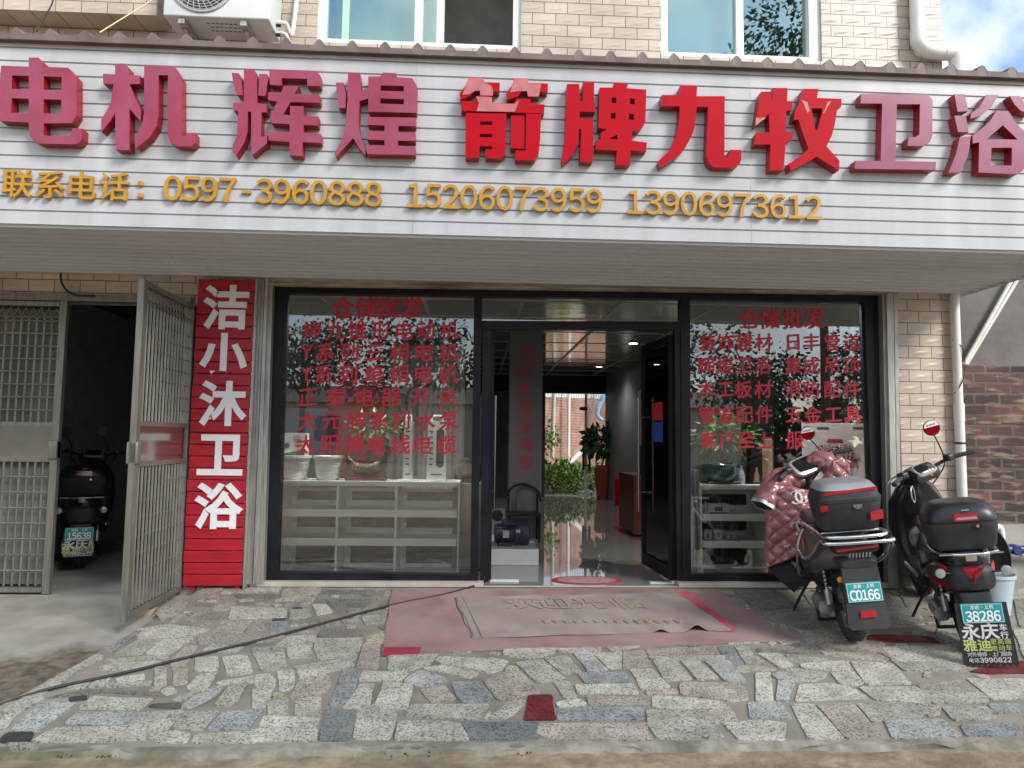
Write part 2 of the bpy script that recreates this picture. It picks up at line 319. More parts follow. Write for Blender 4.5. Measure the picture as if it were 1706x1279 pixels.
def vcol_mat(name, scale, amt, rough=.75, bump=.25, fine=420):
    m = bpy.data.materials.new(name); m.use_nodes = True; t = m.node_tree; b = t.nodes['Principled BSDF']; b.inputs['Roughness'].default_value = rough
    a = t.nodes.new('ShaderNodeVertexColor'); a.layer_name = 'tone'; g = t.nodes.new('ShaderNodeNewGeometry')
    v = t.nodes.new('ShaderNodeTexVoronoi'); v.inputs['Scale'].default_value = scale; t.links.new(g.outputs['Position'], v.inputs['Vector'])
    s = t.nodes.new('ShaderNodeSeparateColor'); t.links.new(v.outputs['Color'], s.inputs[0])
    n = t.nodes.new('ShaderNodeTexNoise'); n.inputs['Scale'].default_value = 7; n.inputs['Detail'].default_value = 7; t.links.new(g.outputs['Position'], n.inputs['Vector'])
    cr = t.nodes.new('ShaderNodeValToRGB'); e = cr.color_ramp.elements
    e[0].position = .0; e[0].color = (1-amt, 1-amt, 1-amt, 1); e[1].position = .95; e[1].color = (1.18, 1.18, 1.18, 1)
    q = e.new(.22); q.color = (1-amt, 1-amt, 1-amt, 1); q = e.new(.32); q.color = (1, 1, 1, 1)
    t.links.new(s.outputs[0], cr.inputs[0])
    r_ = t.nodes.new('ShaderNodeMapRange'); r_.inputs['From Min'].default_value = .3; r_.inputs['From Max'].default_value = .7; r_.inputs['To Min'].default_value = .72; r_.inputs['To Max'].default_value = 1.18; t.links.new(n.outputs['Fac'], r_.inputs['Value'])
    x = t.nodes.new('ShaderNodeMix'); x.data_type = 'RGBA'; x.blend_type = 'MULTIPLY'; x.inputs['Factor'].default_value = 1
    t.links.new(a.outputs['Color'], x.inputs['A']); t.links.new(cr.outputs['Color'], x.inputs['B'])
    y = t.nodes.new('ShaderNodeVectorMath'); y.operation = 'SCALE'; t.links.new(x.outputs['Result'], y.inputs[0]); t.links.new(r_.outputs[0], y.inputs['Scale'])
    n2 = t.nodes.new('ShaderNodeTexNoise'); n2.inputs['Scale'].default_value = 1.7; n2.inputs['Detail'].default_value = 8; n2.inputs['Roughness'].default_value = .65; t.links.new(g.outputs['Position'], n2.inputs['Vector'])
    q2 = t.nodes.new('ShaderNodeMapRange'); q2.inputs['From Min'].default_value = .52; q2.inputs['From Max'].default_value = .70; q2.inputs['To Max'].default_value = .45; t.links.new(n2.outputs['Fac'], q2.inputs['Value'])
    z = t.nodes.new('ShaderNodeMix'); z.data_type = 'RGBA'; t.links.new(q2.outputs[0], z.inputs['Factor']); t.links.new(y.outputs[0], z.inputs['A']); z.inputs['B'].default_value = (.26, .235, .185, 1)
    t.links.new(z.outputs['Result'], b.inputs['Base Color'])
    n3 = t.nodes.new('ShaderNodeTexNoise'); n3.inputs['Scale'].default_value = 90; t.links.new(g.outputs['Position'], n3.inputs['Vector'])
    bp = t.nodes.new('ShaderNodeBump'); bp.inputs['Strength'].default_value = bump; bp.inputs['Distance'].default_value = .006; t.links.new(n3.outputs['Fac'], bp.inputs['Height']); t.links.new(bp.outputs['Normal'], b.inputs['Normal'])
    return m
M['granite'] = vcol_mat('granite_slab', 135, .56)
M['mortar'] = nm('paving_mortar', (.20, .18, .145), .95, var=.3, vscale=5, tint=(.30, .275, .22), tscale=1.2, tamt=.85, bump=.6, bscale=55)
M['road'] = nm('dirty_road', (.30, .238, .158), .95, var=.38, vscale=11, tint=(.13, .10, .06), tscale=2.6, tamt=.8, bump=.9, bscale=30, detail=9)
M['side_ground'] = nm('worn_concrete_ground', (.30, .28, .235), .9, var=.22, vscale=4, bump=.5, bscale=30, detail=9)

# ================================================================ ground, road, paving
def kind(o): o['kind'] = 'structure'; return o
kind(MB().add([(-250, -250, -.238), (250, -250, -.238), (250, 250, -.238), (-250, 250, -.238)], [(0, 1, 2, 3)]).build('ground', M['road']))
def side_f(u, v):
    y = .0 - 2.75*v; xr = -2.04-.16*v-.02*sin(9*v); x = -14+(xr+14)*u
    z = -.062 - .20*v**1.15 + .006*sin(7*x)*sin(5*y)
    if v == 1: z = -.275
    return V((x, y, z))
# concrete near the gate, bare earth towards the road: a world-space mask gives the ragged border
m = M['side_ground']; t = m.node_tree; b = t.nodes['Principled BSDF']; src = b.inputs['Base Color'].links[0].from_socket
g = t.nodes.new('ShaderNodeNewGeometry'); s_ = t.nodes.new('ShaderNodeSeparateXYZ'); t.links.new(g.outputs['Position'], s_.inputs[0])
n_ = t.nodes.new('ShaderNodeTexNoise'); n_.inputs['Scale'].default_value = 2.6; n_.inputs['Detail'].default_value = 9; t.links.new(g.outputs['Position'], n_.inputs['Vector'])
ma = t.nodes.new('ShaderNodeMath'); ma.operation = 'MULTIPLY_ADD'; ma.inputs[1].default_value = .9; t.links.new(n_.outputs['Fac'], ma.inputs[0]); t.links.new(s_.outputs['Y'], ma.inputs[2])
q_ = t.nodes.new('ShaderNodeMapRange'); q_.inputs['From Min'].default_value = -.62; q_.inputs['From Max'].default_value = -.86; t.links.new(ma.outputs[0], q_.inputs['Value'])
n4 = t.nodes.new('ShaderNodeTexNoise'); n4.inputs['Scale'].default_value = 16; n4.inputs['Detail'].default_value = 9; t.links.new(g.outputs['Position'], n4.inputs['Vector'])
rp = t.nodes.new('ShaderNodeValToRGB'); e = rp.color_ramp.elements; e[0].position = .35; e[0].color = (.07, .055, .035, 1); e[1].position = .66; e[1].color = (.19, .155, .105, 1)
t.links.new(n4.outputs['Fac'], rp.inputs[0])
x_ = t.nodes.new('ShaderNodeMix'); x_.data_type = 'RGBA'; t.links.new(q_.outputs[0], x_.inputs['Factor']); t.links.new(src, x_.inputs['A']); t.links.new(rp.outputs[0], x_.inputs['B']); t.links.new(x_.outputs['Result'], b.inputs['Base Color'])
kind(MB().sheet(side_f, 60, 24).build('side_ground', m, smooth=60))

fr = [(-2.44, -2.34), (-2.1, -2.375), (-1.7, -2.36), (-1.32, -2.395), (-1.0, -2.385), (-.75, -2.37), (-.4, -2.375), (-.1, -2.36), (.2, -2.375), (.6, -2.35), (1., -2.372), (1.4, -2.355), (1.9, -2.375), (2.4, -2.36), (3.2, -2.345), (5., -2.35), (7.5, -2.33)]
edge = []
for i in range(len(fr)-1):
    for k in range(6):
        a = k/6; edge.append((fr[i][0]*(1-a)+fr[i+1][0]*a, fr[i][1]*(1-a)+fr[i+1][1]*a + (random.uniform(-.012, .012) if i+k else 0)))
edge.append(fr[-1])
out = [(-2.11, .0), (-2.15, -.5), (-2.21, -1.1), (-2.30, -1.7)] + edge + [(7.5, 0)]
ap = MB(); ap.poly([(x, y, apron_z(y)-.002) for x, y in out], ex=(0, 0, -.16))
kind(ap.build('apron', M['mortar']))
# the crazy paving: slabs of the one paved surface, each a thin polygon on the slope
TON = {'g': (.40, .385, .315), 'b': (.255, .265, .255), 'B': (.175, .19, .185), 'l': (.34, .35, .325), 'w': (.45, .435, .36), 'p': (.365, .325, .265), 'k': (.33, .29, .225), 'd': (.20, .185, .155), 'D': (.05, .046, .042), 'r': (.15, .012, .012), 'y': (.40, .37, .24), 'e': (.31, .295, .245)}
PAV = [
 (0, 1050, .25205, [
  'b 680 130 900 10 945 5 740 145', 'g 750 165 920 65 1075 65 930 160', 'g 960 155 1075 65 1280 55 1200 110 1130 158', 'p 1140 190 1225 108 1310 105 1225 245 1125 248',
  'w 1290 185 1440 180 1440 265 1285 275', 'w 1470 180 1630 165 1670 280 1500 305', 'p 1140 260 1245 260 1240 355 1140 365', 'g 1020 250 1100 245 1100 365 1015 370',
  'w 765 320 955 290 955 325 780 345', 'g 710 350 1000 335 1000 365 700 378', 'g 575 380 640 320 740 305 700 365', 'g 430 390 540 330 620 325 560 385', 'g 700 200 1120 160 1110 185 720 212',
  'g 650 260 730 220 1060 208 1060 225 860 265', 'g 350 320 640 160 690 180 430 330', 'g 180 430 340 325 420 340 230 455', 'w 10 540 170 440 300 450 60 600', 'd 310 455 560 395 1060 420 1080 440 700 415',
  'D 455 445 575 432 575 460 460 472', 'g 620 440 1010 455 930 530 520 520', 'D 1000 490 1200 480 1180 520 980 510', 'w 1060 400 1130 370 1180 410 1080 435', 'g 1130 470 1220 420 1300 415 1190 478',
  'l 1190 510 1290 430 1420 375 1490 380 1400 450 1260 515', 'g 1420 500 1520 360 1640 355 1560 500', 'g 1230 385 1310 300 1440 280 1370 395 1270 410', 'w 1430 345 1700 300 1706 345 1440 365',
  'l 280 480 500 490 250 670 70 660', 'l 430 620 520 540 950 545 870 640', 'g 360 650 840 640 740 740 210 740', 'g 960 545 1220 535 1050 720 760 730', 'g 1140 650 1220 540 1450 535 1340 665',
  'b 1370 660 1480 540 1740 530 1640 655', 'g 1270 745 1300 690 1700 670 1690 745', 'D 0 720 50 680 225 680 190 740 0 745', 'g 0 600 100 560 60 640 0 670', 'g 1040 690 1150 665 1260 690 1230 745 1020 745', 'e 40 750 200 748 260 790 60 790']),
 (420, 1060, .25205, [
  'g 410 20 730 12 700 120 440 155 415 90', 'p 735 55 848 55 835 215 690 215', 'g 230 72 380 62 395 140 240 148', 'w 5 115 205 105 232 220 60 230', 'g 280 205 690 128 690 155 300 225',
  'w 300 235 650 168 675 200 320 280', 'g 900 135 1225 125 1170 190 1000 238 900 228', 'g 1250 140 1600 150 1690 170 1640 225 1570 245 1270 190 1215 165', 'g 1130 215 1270 195 1500 245 1440 280',
  'b 600 215 735 222 690 300 670 400 600 455 505 455 545 370', 'g 735 228 1040 240 980 300 705 295', 'l 1040 270 1110 230 1260 270 1290 300 1120 335 1000 310', 'g 165 235 275 225 280 340 180 370',
  'w 0 262 110 248 145 278 0 300', 'g 30 300 155 285 150 340 90 470 0 480 0 370', 'p 320 270 500 258 525 320 490 370 250 415 300 310', 'g 290 430 455 395 455 525 280 525', 'g 100 420 240 405 245 515 105 525',
  'y 135 380 215 378 210 405 135 408', 'g 715 320 808 320 770 490 590 485 650 420', 'w 870 310 1060 325 1025 490 770 485 820 440', 'p 1110 350 1270 325 1350 420 1195 450',
  'b 1320 305 1510 300 1600 420 1400 445 1350 390', 'p 1530 300 1700 250 1760 300 1706 420 1625 425', 'g 1060 455 1565 452 1540 500 1470 555 1015 530', 'g 1560 545 1700 440 1720 480 1706 530 1640 560',
  'B 500 480 690 495 680 580 640 690 440 692 470 570', 'w 700 495 960 500 940 600 910 680 670 680', 'g 970 565 1320 570 1315 690 945 688', 'w 80 530 450 545 410 612 45 600', 'w 0 615 435 620 420 695 0 695',
  'B 1385 572 1885 572 1890 680 1450 688 1420 625', 'p 1325 575 1378 580 1440 685 1325 690', 'w 820 668 890 625 900 640 840 680', 'e 0 80 180 72 215 90 190 98 0 108']),
 (840, 1060, .25205, [
  'g 0 85 350 75 330 115 190 150 0 130', 'g 360 75 640 72 640 108 360 105', 'g 75 180 250 160 405 285 220 310', 'g 265 145 420 130 515 235 390 250', 'l 455 112 575 112 685 225 555 235', 'g 585 112 780 105 775 212 695 218',
  'p 790 105 930 100 975 195 785 212', 'b 490 250 800 240 830 310 540 315', 'w 475 325 850 318 885 382 490 382', 'w 830 220 975 218 1100 335 905 355', 'g 985 165 1130 162 1240 285 1060 295',
  'g 1170 168 1285 165 1420 280 1280 290', 'l 1325 165 1480 162 1600 300 1465 305', 'k 940 90 1390 70 1420 120 960 130', 'g 960 137 1450 130 1455 158 975 158', 'b 1400 70 1510 70 1590 190 1510 195 1440 120',
  'g 1520 70 1620 75 1690 225 1545 240 1520 205 1600 190', 'p 0 250 105 235 240 370 0 415', 'y 30 200 90 205 95 230 0 230', 'g 325 305 430 305 485 412 400 418', 'r 160 395 315 390 340 552 130 555',
  'w 345 440 500 420 550 455 355 475', 'p 545 395 910 405 970 455 565 455', 'p 930 360 1135 350 1145 385 945 392', 'b 370 485 640 470 915 475 925 555 355 555', 'g 0 450 90 418 150 435 60 520 0 540',
  'p 240 585 945 580 935 650 980 690 330 690 225 650', 'w 985 395 1250 410 1430 435 1500 480 1200 490 985 470', 'g 945 495 1220 500 1400 610 1450 675 1020 680 955 590', 'p 1240 500 1500 485 1545 560 1370 580',
  'p 1185 305 1540 315 1600 350 1610 420 1500 430 1175 390 1165 330', 'w 1660 250 1760 245 1780 430 1665 430', 'w 1450 580 1706 560 1860 580 1850 690 1560 690']),
 (1260, 1050, .26143, [
  'd 10 115 360 115 410 135 380 155 15 140', 'g 185 155 470 185 480 210 210 196', 'w 285 215 585 197 600 260 290 243', 'g 10 152 150 150 240 225 150 240', 'p -80 190 0 170 130 255 20 262',
  'g 100 290 200 247 450 277 430 305 340 335 150 320', 'g 475 272 620 267 690 340 620 355 535 345', 'g 602 202 868 217 988 343 702 348 662 290', 'p 410 128 812 166 822 203 430 158', 'k 380 82 778 92 798 148 420 122',
  'p 770 90 860 130 870 180 815 163', 'e 880 100 1320 130 1340 262 950 258 865 195', 'l 140 315 250 320 205 455 125 450', 'w 280 347 480 337 620 372 712 433 252 450', 'w 660 367 1018 364 1118 440 1098 478 762 448',
  'e 1035 352 1298 322 1478 430 1468 468 1132 468', 'g 1342 312 1706 312 1758 440 1502 440', 'r 1365 265 1480 232 1600 205 1640 200 1760 205 1740 275 1500 280', 'r 712 35 860 32 1110 45 1165 80 900 78 715 60',
  'l -50 465 150 460 228 563 -40 563', 'w 222 477 358 472 558 690 332 690 262 560', 'p 392 482 618 467 798 675 572 690', 'e 642 472 1058 482 1078 548 900 568 742 588', 'p 1066 490 1178 490 1170 550 1090 550',
  'e 1184 490 1468 490 1538 560 1260 578', 'l 822 580 1180 572 1308 680 872 690', 'b 1302 605 1660 600 1690 670 1342 675', 'b 1482 470 1670 470 1680 525 1512 530', 'e 1680 120 1900 90 1960 180 1720 190', 'g 1780 470 2000 460 2100 560 1720 560', 'g 1720 600 2100 590 2150 680 1730 680', 'g 1790 310 2050 300 2100 430 1800 440']),
 (230, 960, .25205, [
  'k 980 82 1210 77 1180 133 942 133', 'd 637 122 903 122 878 148 662 148', 'B 1242 97 1538 97 1528 120 1232 120', 'd 1242 152 1533 152 1498 208 1292 208', 'k 452 153 500 122 618 127 588 163', 'p 482 228 560 177 648 180 598 223',
  'd 352 280 480 242 608 252 538 293', 'g 622 202 978 217 978 270 885 275 600 283', 'p 562 297 756 297 688 373 482 378', 'k 712 370 780 302 860 302 838 343', 'b 872 303 983 298 978 373 867 373', 'D 892 282 973 280 976 292 887 297',
  'e 1002 227 1128 222 1148 268 1002 288', 'g 1152 192 1238 187 1288 238 1182 258', 'd 1012 292 1298 277 1198 303 1012 318', 'b 1342 290 1458 282 1448 308 1362 313', 'g 0 350 200 322 478 350 358 398 0 413', 'e 202 318 260 257 318 257 258 300',
  'g 742 77 948 72 928 103 642 108', 'e 402 397 968 387 858 438 402 448', 'd 1222 347 1498 352 1478 403 1182 398', 'y 1512 408 1638 362 1638 438 1502 448', 'g 1002 400 1178 397 1148 466 902 466', 'D 1022 208 1083 206 1080 213 1024 214',
  'p 960 140 1180 140 1150 165 900 165', 'e 120 240 200 195 330 170 300 230 150 300', 'g 1480 270 1640 250 1640 300 1500 320', 'e 1240 300 1320 285 1345 320 1200 335', 'k 380 108 450 85 560 80 500 112']),
 (0, 0, 1, ['d 1222 984 1290 982 1330 1012 1262 1018', 'd 1270 1022 1360 1014 1400 1042 1330 1050', 'e 1340 990 1400 985 1412 1003 1352 1008', 'k 1335 1056 1400 1048 1412 1066 1345 1072', 'd 1500 992 1560 988 1572 1006 1512 1012', 'e 1470 1012 1530 1016 1540 1040 1470 1046',
  'e 1580 1010 1600 1008 1612 1050 1560 1056', 'd 1690 1000 1760 1000 1780 1040 1700 1044', 'g 1470 1080 1590 1075 1600 1100 1500 1104', 'k 1440 990 1480 985 1490 1005 1450 1008', 'e 1660 985 1720 980 1730 994 1670 998', 'g 1690 1050 1770 1050 1790 1090 1705 1092'])]
stn = MB(); rnd = random.Random(3); OUT = []
for ox, oy, sc, rows in PAV:
    for row in rows:
        q = row.split(); c = TON[q[0]]; k = rnd.uniform(.86, 1.12); c = tuple(v*k for v in c)
        n_ = list(map(float, q[1:])); pts = [PA(ox+sc*n_[i], oy+sc*n_[i+1]) for i in range(0, len(n_), 2)]
        ctr = sum(pts, V((0, 0, 0)))/len(pts); up = rnd.uniform(.004, .008); res = []
        for i in range(len(pts)):                                   # chipped edges and rounded corners
            a, b2 = pts[i], pts[(i+1) % len(pts)]; L = (b2-a).length; ns = max(1, int(L/.09))
            for k2 in range(ns):
                p = a.lerp(b2, k2/ns)
                if k2 == 0: res += [a.lerp(pts[i-1], min(.35, .012/max((a-pts[i-1]).length, .01))), a.lerp(b2, min(.35, .012/L))]
                else: res.append(p + (ctr-p).normalized()*rnd.uniform(-.004, .007))
        OUT.append([tuple(p.lerp(ctr, -.05)) for p in res]); stn.poly([p.lerp(ctr, -.035)+V((0, 0, up)) for p in res], ex=(0, 0, -up-.003), col=c)
        for i in range(len(stn.c)-1, -1, -1):
            if stn.c[i] is None: stn.c[i] = c
            else:
                if i < len(stn.c)-len(res)*5: break
# smaller slabs fill what is left between the large ones
import numpy as np
GX, GY, GS = -2.45, -2.45, .01; occ = np.zeros((int(2.45/GS)+2, int(9.0/GS)), bool)
def raster(pts):
    xs = [p[0] for p in pts]; ys = [p[1] for p in pts]
    i0, i1 = max(0, int((min(xs)-GX)/GS)), min(occ.shape[1]-1, int((max(xs)-GX)/GS)+1); j0, j1 = max(0, int((min(ys)-GY)/GS)), min(occ.shape[0]-1, int((max(ys)-GY)/GS)+1)
    if i1 <= i0 or j1 <= j0: return None
    X_, Y_ = np.meshgrid(GX+GS*(np.arange(i0, i1)+.5), GY+GS*(np.arange(j0, j1)+.5)); ins = np.zeros(X_.shape, bool); n = len(pts)
    for a in range(n):
        xa, ya = pts[a][0], pts[a][1]; xb_, yb2 = pts[(a+1) % n][0], pts[(a+1) % n][1]
        if ya == yb2: continue
        ins ^= ((Y_ < ya) != (Y_ < yb2)) & (X_ < (xb_-xa)*(Y_-ya)/(yb2-ya)+xa)
    return (slice(j0, j1), slice(i0, i1)), ins
for q in OUT:
    r_ = raster(q)
    if r_: occ[r_[0]] |= r_[1]
rf = random.Random(21); added = 0
for size in (.20, .15, .11, .08, .055, .04):
    for _ in range(int(420*(.2/size)**.9)):
        cx_, cy_ = rf.uniform(-2.3, 4.6), rf.uniform(-2.32, -.03)
        if cx_ < -2.08-.14*(-cy_/1.9)+size: continue
        a0 = rf.gauss(0, .25)+(rf.random() < .3)*.9; sx_, sy_ = size*rf.uniform(.7, 1.5), size*rf.uniform(.4, .85); pts = []
        for k in range(rf.choice((4, 4, 5))):
            a = 2*pi*(k+.5)/4 if k < 4 else 2*pi*.98; u_, v_ = sx_*cos(a)*rf.uniform(.75, 1.15), sy_*sin(a)*rf.uniform(.75, 1.15); pts.append((cx_+u_*cos(a0)-v_*sin(a0), cy_+u_*sin(a0)+v_*cos(a0)))
        big = [(cx_+(x-cx_)*(1+.012/size), cy_+(y-cy_)*(1+.012/size)) for x, y in pts]; r_ = raster(big)
        if not r_ or (occ[r_[0]] & r_[1]).any() or max(p[1] for p in big) > -.02 or min(p[1] for p in big) < -2.33: continue
        occ[r_[0]] |= r_[1]; added += 1
        c = TON[rf.choice('gggewpkdee' if cy_ > -1.2 else 'gggwplbe')]; k = rf.uniform(.85, 1.08); c = tuple(v*k for v in c); up = rf.uniform(.003, .006); f0 = len(stn.f)
        stn.poly([V((x, y, apron_z(y)+up)) for x, y in pts], ex=(0, 0, -up-.002), col=c)
        for i in range(f0, len(stn.c)): stn.c[i] = c
kind(stn.build('paving', M['granite'], colname='tone'))
# rough broken lip of the slab along the road, mossy low down
M['lip'] = nm('mossy_concrete_lip', (.27, .25, .195), .95, var=.3, vscale=14, tint=(.075, .075, .035), tscale=2.6, tamt=1.0, bump=.8, bscale=40, detail=9)
lip = MB(); en = len(edge); rl_ = random.Random(9)
jit = [[(rl_.uniform(-.012, .012), rl_.uniform(-.008, .008)) for _ in range(5)] for _ in range(en)]
rows_ = []
for j, (dy, z) in enumerate(((.10, .0), (.012, .002), (-.014, -.006), (-.022, -.016), (-.045, -.040))):
    rows_.append([V((edge[i][0], edge[i][1]+dy+(jit[i][j][0] if j else 0), apron_z(edge[i][1]+min(dy, 0))+z+(jit[i][j][1] if j > 1 else 0)+(.001 if j == 0 else 0))) for i in range(en)])
lip.add([p for r_ in rows_ for p in r_], [(j*en+i, j*en+i+1, (j+1)*en+i+1, (j+1)*en+i) for j in range(4) for i in range(en-1)])
kind(lip.build('apron_edge', M['lip'], smooth=70))
# moss and dirt crumbs along the front edge of the paving
ms = MB()
for i in range(520):
    x = -2.4+2.6*rnd.random(); x += .12*sin(9*x)+.05*sin(31*x); y = -2.375+rnd.gauss(0, .014)
    r = rnd.uniform(.002, .006); c = V((x, y, -.238+rnd.uniform(-.004, .008)))
    ms.lathe([(r*.2, -r*.5), (r, 0), (r*.75, r*.6), (r*.1, r*.9)], 6, at(c))
tag(ms.build('moss', nm('moss', (.042, .050, .016), .95, var=.5, vscale=30), smooth=50), kind='stuff')

# ================================================================ the building
bld = thing('shop_building', 'two storey cream tiled shop house with white framed upper windows above the awning', 'building', (0, 0, 0))
XR = 3.985; XL = -6.5
def X(px, py, Y=0.): return P(px, py, Y).x
def Z(px, py, Y=0.): return P(px, py, Y).z
def W3(x, z, y=0.): return V((x, y, z))
w1 = (X(528, 50), X(868, 50), Z(700, 76)); w2 = (X(1101, 60), X(1369, 60), Z(1240, 97))
lw = (X(-260, 40), X(262, 30), Z(130, 60))
wtop = 6.1
TOPZ = 7.2
hole = lambda q: [W3(q[0], q[2]), W3(q[1], q[2]), W3(q[1], wtop), W3(q[0], wtop)]
wall = MB()
gx0, gx1, gz = X(-110, 505), X(321, 505), Z(200, 500)
sx0, sx1 = X(405, 700), X(1500, 700)
wall.poly([W3(XL, -.3), W3(gx0, -.3), W3(gx0, gz), W3(gx1, gz), W3(gx1, -.3), W3(sx0, -.3), W3(sx0, 2.40), W3(sx1, 2.47), W3(sx1, -.3), W3(XR, -.3), W3(XR, TOPZ), W3(XL, TOPZ)], [hole(w1), hole(w2)], ex=(0, .24, 0))
wall.build('front_wall', M['tile'], bld)
MB().box(XR-.2, XR-.001, .242, 8.9, -.3, TOPZ).build('side_wall', M['tile_side'], bld)
MB().box(XL, XL+.2, .242, 8.9, -.3, TOPZ).build('side_wall', M['tile_side'], bld)
MB().box(XL-.2, XR+.2, -.2, 9.1, TOPZ+.002, TOPZ+.2).build('roof', M['concrete'], bld)
# storey floor, room behind the upper windows
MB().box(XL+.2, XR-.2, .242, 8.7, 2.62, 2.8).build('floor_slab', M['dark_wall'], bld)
MB().box(XL+.2, XR-.2, 1.1, 1.2, 2.8, TOPZ).build('upper_room_wall', nm('upper_room_plaster', (.40, .38, .33), .8, var=.15), bld)
# tiled sill box at the left with a pale window under it
lz = Z(130, 20, -.22)
MB().box(XL, X(261, 20, -.22), -.22, -.003, lz, lz+.75).build('sill_box', M['tile'], bld)
# upper windows
M['win_frame'] = nm('white_window_frame', (.74, .77, .74), .4, var=.05)
M['mint'] = nm('pale_green_frame', (.42, .68, .50), .4)
M['curtain'] = nm('pale_curtain', (.33, .42, .40), .8, var=.12, vscale=2.5)
M['tint_glass'] = glass_mat('tinted_window_glass', (.75, .86, .83), mirror=.26, gcol=(.80, .93, .85))
def upper_window(q, bars, panes):
    fr_ = MB(); x0, x1, z0 = q
    fr_.box(x0, x1, .03, .11, z0, z0+.05); fr_.box(x0, x1, .03, .11, wtop-.05, wtop)
    for a, b2 in bars: fr_.box(a, b2, .028, .112, z0+.05, wtop-.05)
    f = fr_.build('window', M['win_frame'], bld)
    for a, b2, mt, y in panes: MB().box(a, b2, y, y+.006, z0+.05, wtop-.05).build('pane', mt, f)
    return f
b1 = [(w1[0], X(542, 50)), (X(690, 50), X(703, 50)), (X(727, 50), X(739, 50)), (X(855, 50), w1[1])]
f1 = upper_window(w1, b1, [(b1[0][1], b1[1][0], M['tint_glass'], .07), (b1[1][1], b1[2][0], M['tint_glass'], .09)])
MB().box(X(568, 50), X(579, 50), .04, .065, w1[2]+.05, wtop-.05).build('sash', M['mint'], f1)
b2_ = [(w2[0], X(1114, 60)), (X(1229, 60), X(1241, 60)), (X(1351, 60), w2[1])]
f2 = upper_window(w2, b2_, [(b2_[0][1], b2_[1][0], M['tint_glass'], .07), (b2_[1][1], b2_[2][0], M['tint_glass'], .09)])
def curtain(mb, x0, x1, y, z0, z1, amp=.02, nw=9):
    n = nw*8
    mb.sheet(lambda u, v: V((x0+(x1-x0)*u, y+amp*sin(2*pi*nw*u+.7*sin(3*v)), z0+(z1-z0)*v)), n, 6)
for a, b2, z in ((b1[0][0], b1[2][0], w1[2]), (w2[0], b2_[1][1], w2[2])): cu = MB(); curtain(cu, a, b2, .20, z, wtop, .004, 3); cu.build('curtain', M['curtain'], bld, smooth=60)
# garage room behind the grille gate
gr = MB()
gr.box(gx0-.12, gx0-.02, .242, 4.2, -.3, 2.6); gr.box(gx1+.05, gx1+.2, .242, 8.7, -.3, 2.62); gr.box(gx0-.02, gx1+.05, 4.2, 4.3, -.3, 2.6)
gr.build('garage_wall', nm('garage_plaster', (.40, .37, .36), .8, var=.15), bld)
kind(MB().box(gx0-.02, gx1+.05, 0.0, 4.2, -.3, -.066).build('garage_floor', M['concrete']))
# shop interior
IX0, IX1, YB = gx1+.2, XR-.2, 8.7
kind(MB().box(IX0, IX1, .02, YB+.25, -.3, -.0).build('shop_floor', M['floor']))
bx0, bx1, bz = P(908, 740, YB).x, P(1012, 740, YB).x, P(960, 655, YB).z
bw = MB()
bw.poly([W3(IX0, 0, YB), W3(bx0, 0, YB), W3(bx0, bz, YB), W3(bx1, bz, YB), W3(bx1, 0, YB), W3(IX1, 0, YB), W3(IX1, 2.62, YB), W3(IX0, 2.62, YB)], ex=(0, .2, 0))
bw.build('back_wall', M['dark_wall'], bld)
M['mirror_ceiling'] = nm('glossy_ceiling_panel', (.60, .62, .58), .10, .85, bump=.35, bscale=1.6, stretch=(1, 3, 1))
MB().box(IX0, IX1, .245, YB, 2.50, 2.52).build('ceiling', M['mirror_ceiling'], bld)
cg = MB()
for i in range(9): cg.box(IX0, IX1, .9+i*.95, .93+i*.95, 2.494, 2.499)
for i in range(6): cg.box(IX0+.6+i*.95, IX0+.63+i*.95, .25, YB, 2.488, 2.493)
cg.build('ceiling_strip', M['rail'], bld)
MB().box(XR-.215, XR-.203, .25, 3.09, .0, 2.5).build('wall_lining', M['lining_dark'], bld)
iw = MB(); iw.box(2.62, 2.72, 3.1, YB, 0, 2.5); iw.box(2.72, IX1, 3.1, 3.2, 0, 2.5); iw.build('partition', M['grey_wall'], bld)
MB().box(P(848, 740, 5.2).x, P(902, 740, 5.2).x, 5.2, 5.4, 0, 2.5).build('partition', M['black_alu'], bld)
MB().box(IX0, IX1, YB-.06, YB-.005, bz+.02, 2.5).build('header', M['black_alu'], bld)
for px, py in ((1055, 571), (998, 610), (965, 632), (1086, 634), (738, 597), (540, 483), (700, 484), (1230, 492), (1390, 494)):  # last four are unseen: added fill lamps brightening the window shelves and board
    p = PZ(px, py, 2.485) if py > 520 else V((P(px, 600, .3).x, .30, 2.485))
    f = MB().lathe([(.075, -.002), (.06, -.012), (.055, -.004)], 20, at(p)).build('ceiling_or_fill_lamp', M['white_gloss'], bld, smooth=40)
    MB().lathe([(.052, -.004), (.001, -.0045)], 16, at(p), caps=False).build('diffuser', M['lamp'], f)
    ll = bpy.data.lights.new('lamp_or_fill_light', 'SPOT'); ll.energy = 34 if p.y < 2.2 else 12; ll.spot_size = R(140); ll.spot_blend = .8; ll.shadow_soft_size = .05; ll.color = (1, .95, .86)
    lo = bpy.data.objects.new('lamp_or_fill_light', ll); COL.objects.link(lo); lo.location = p-V((0, 0, .03)); lo.parent = f; lo.matrix_parent_inverse = Matrix.Identity(4)
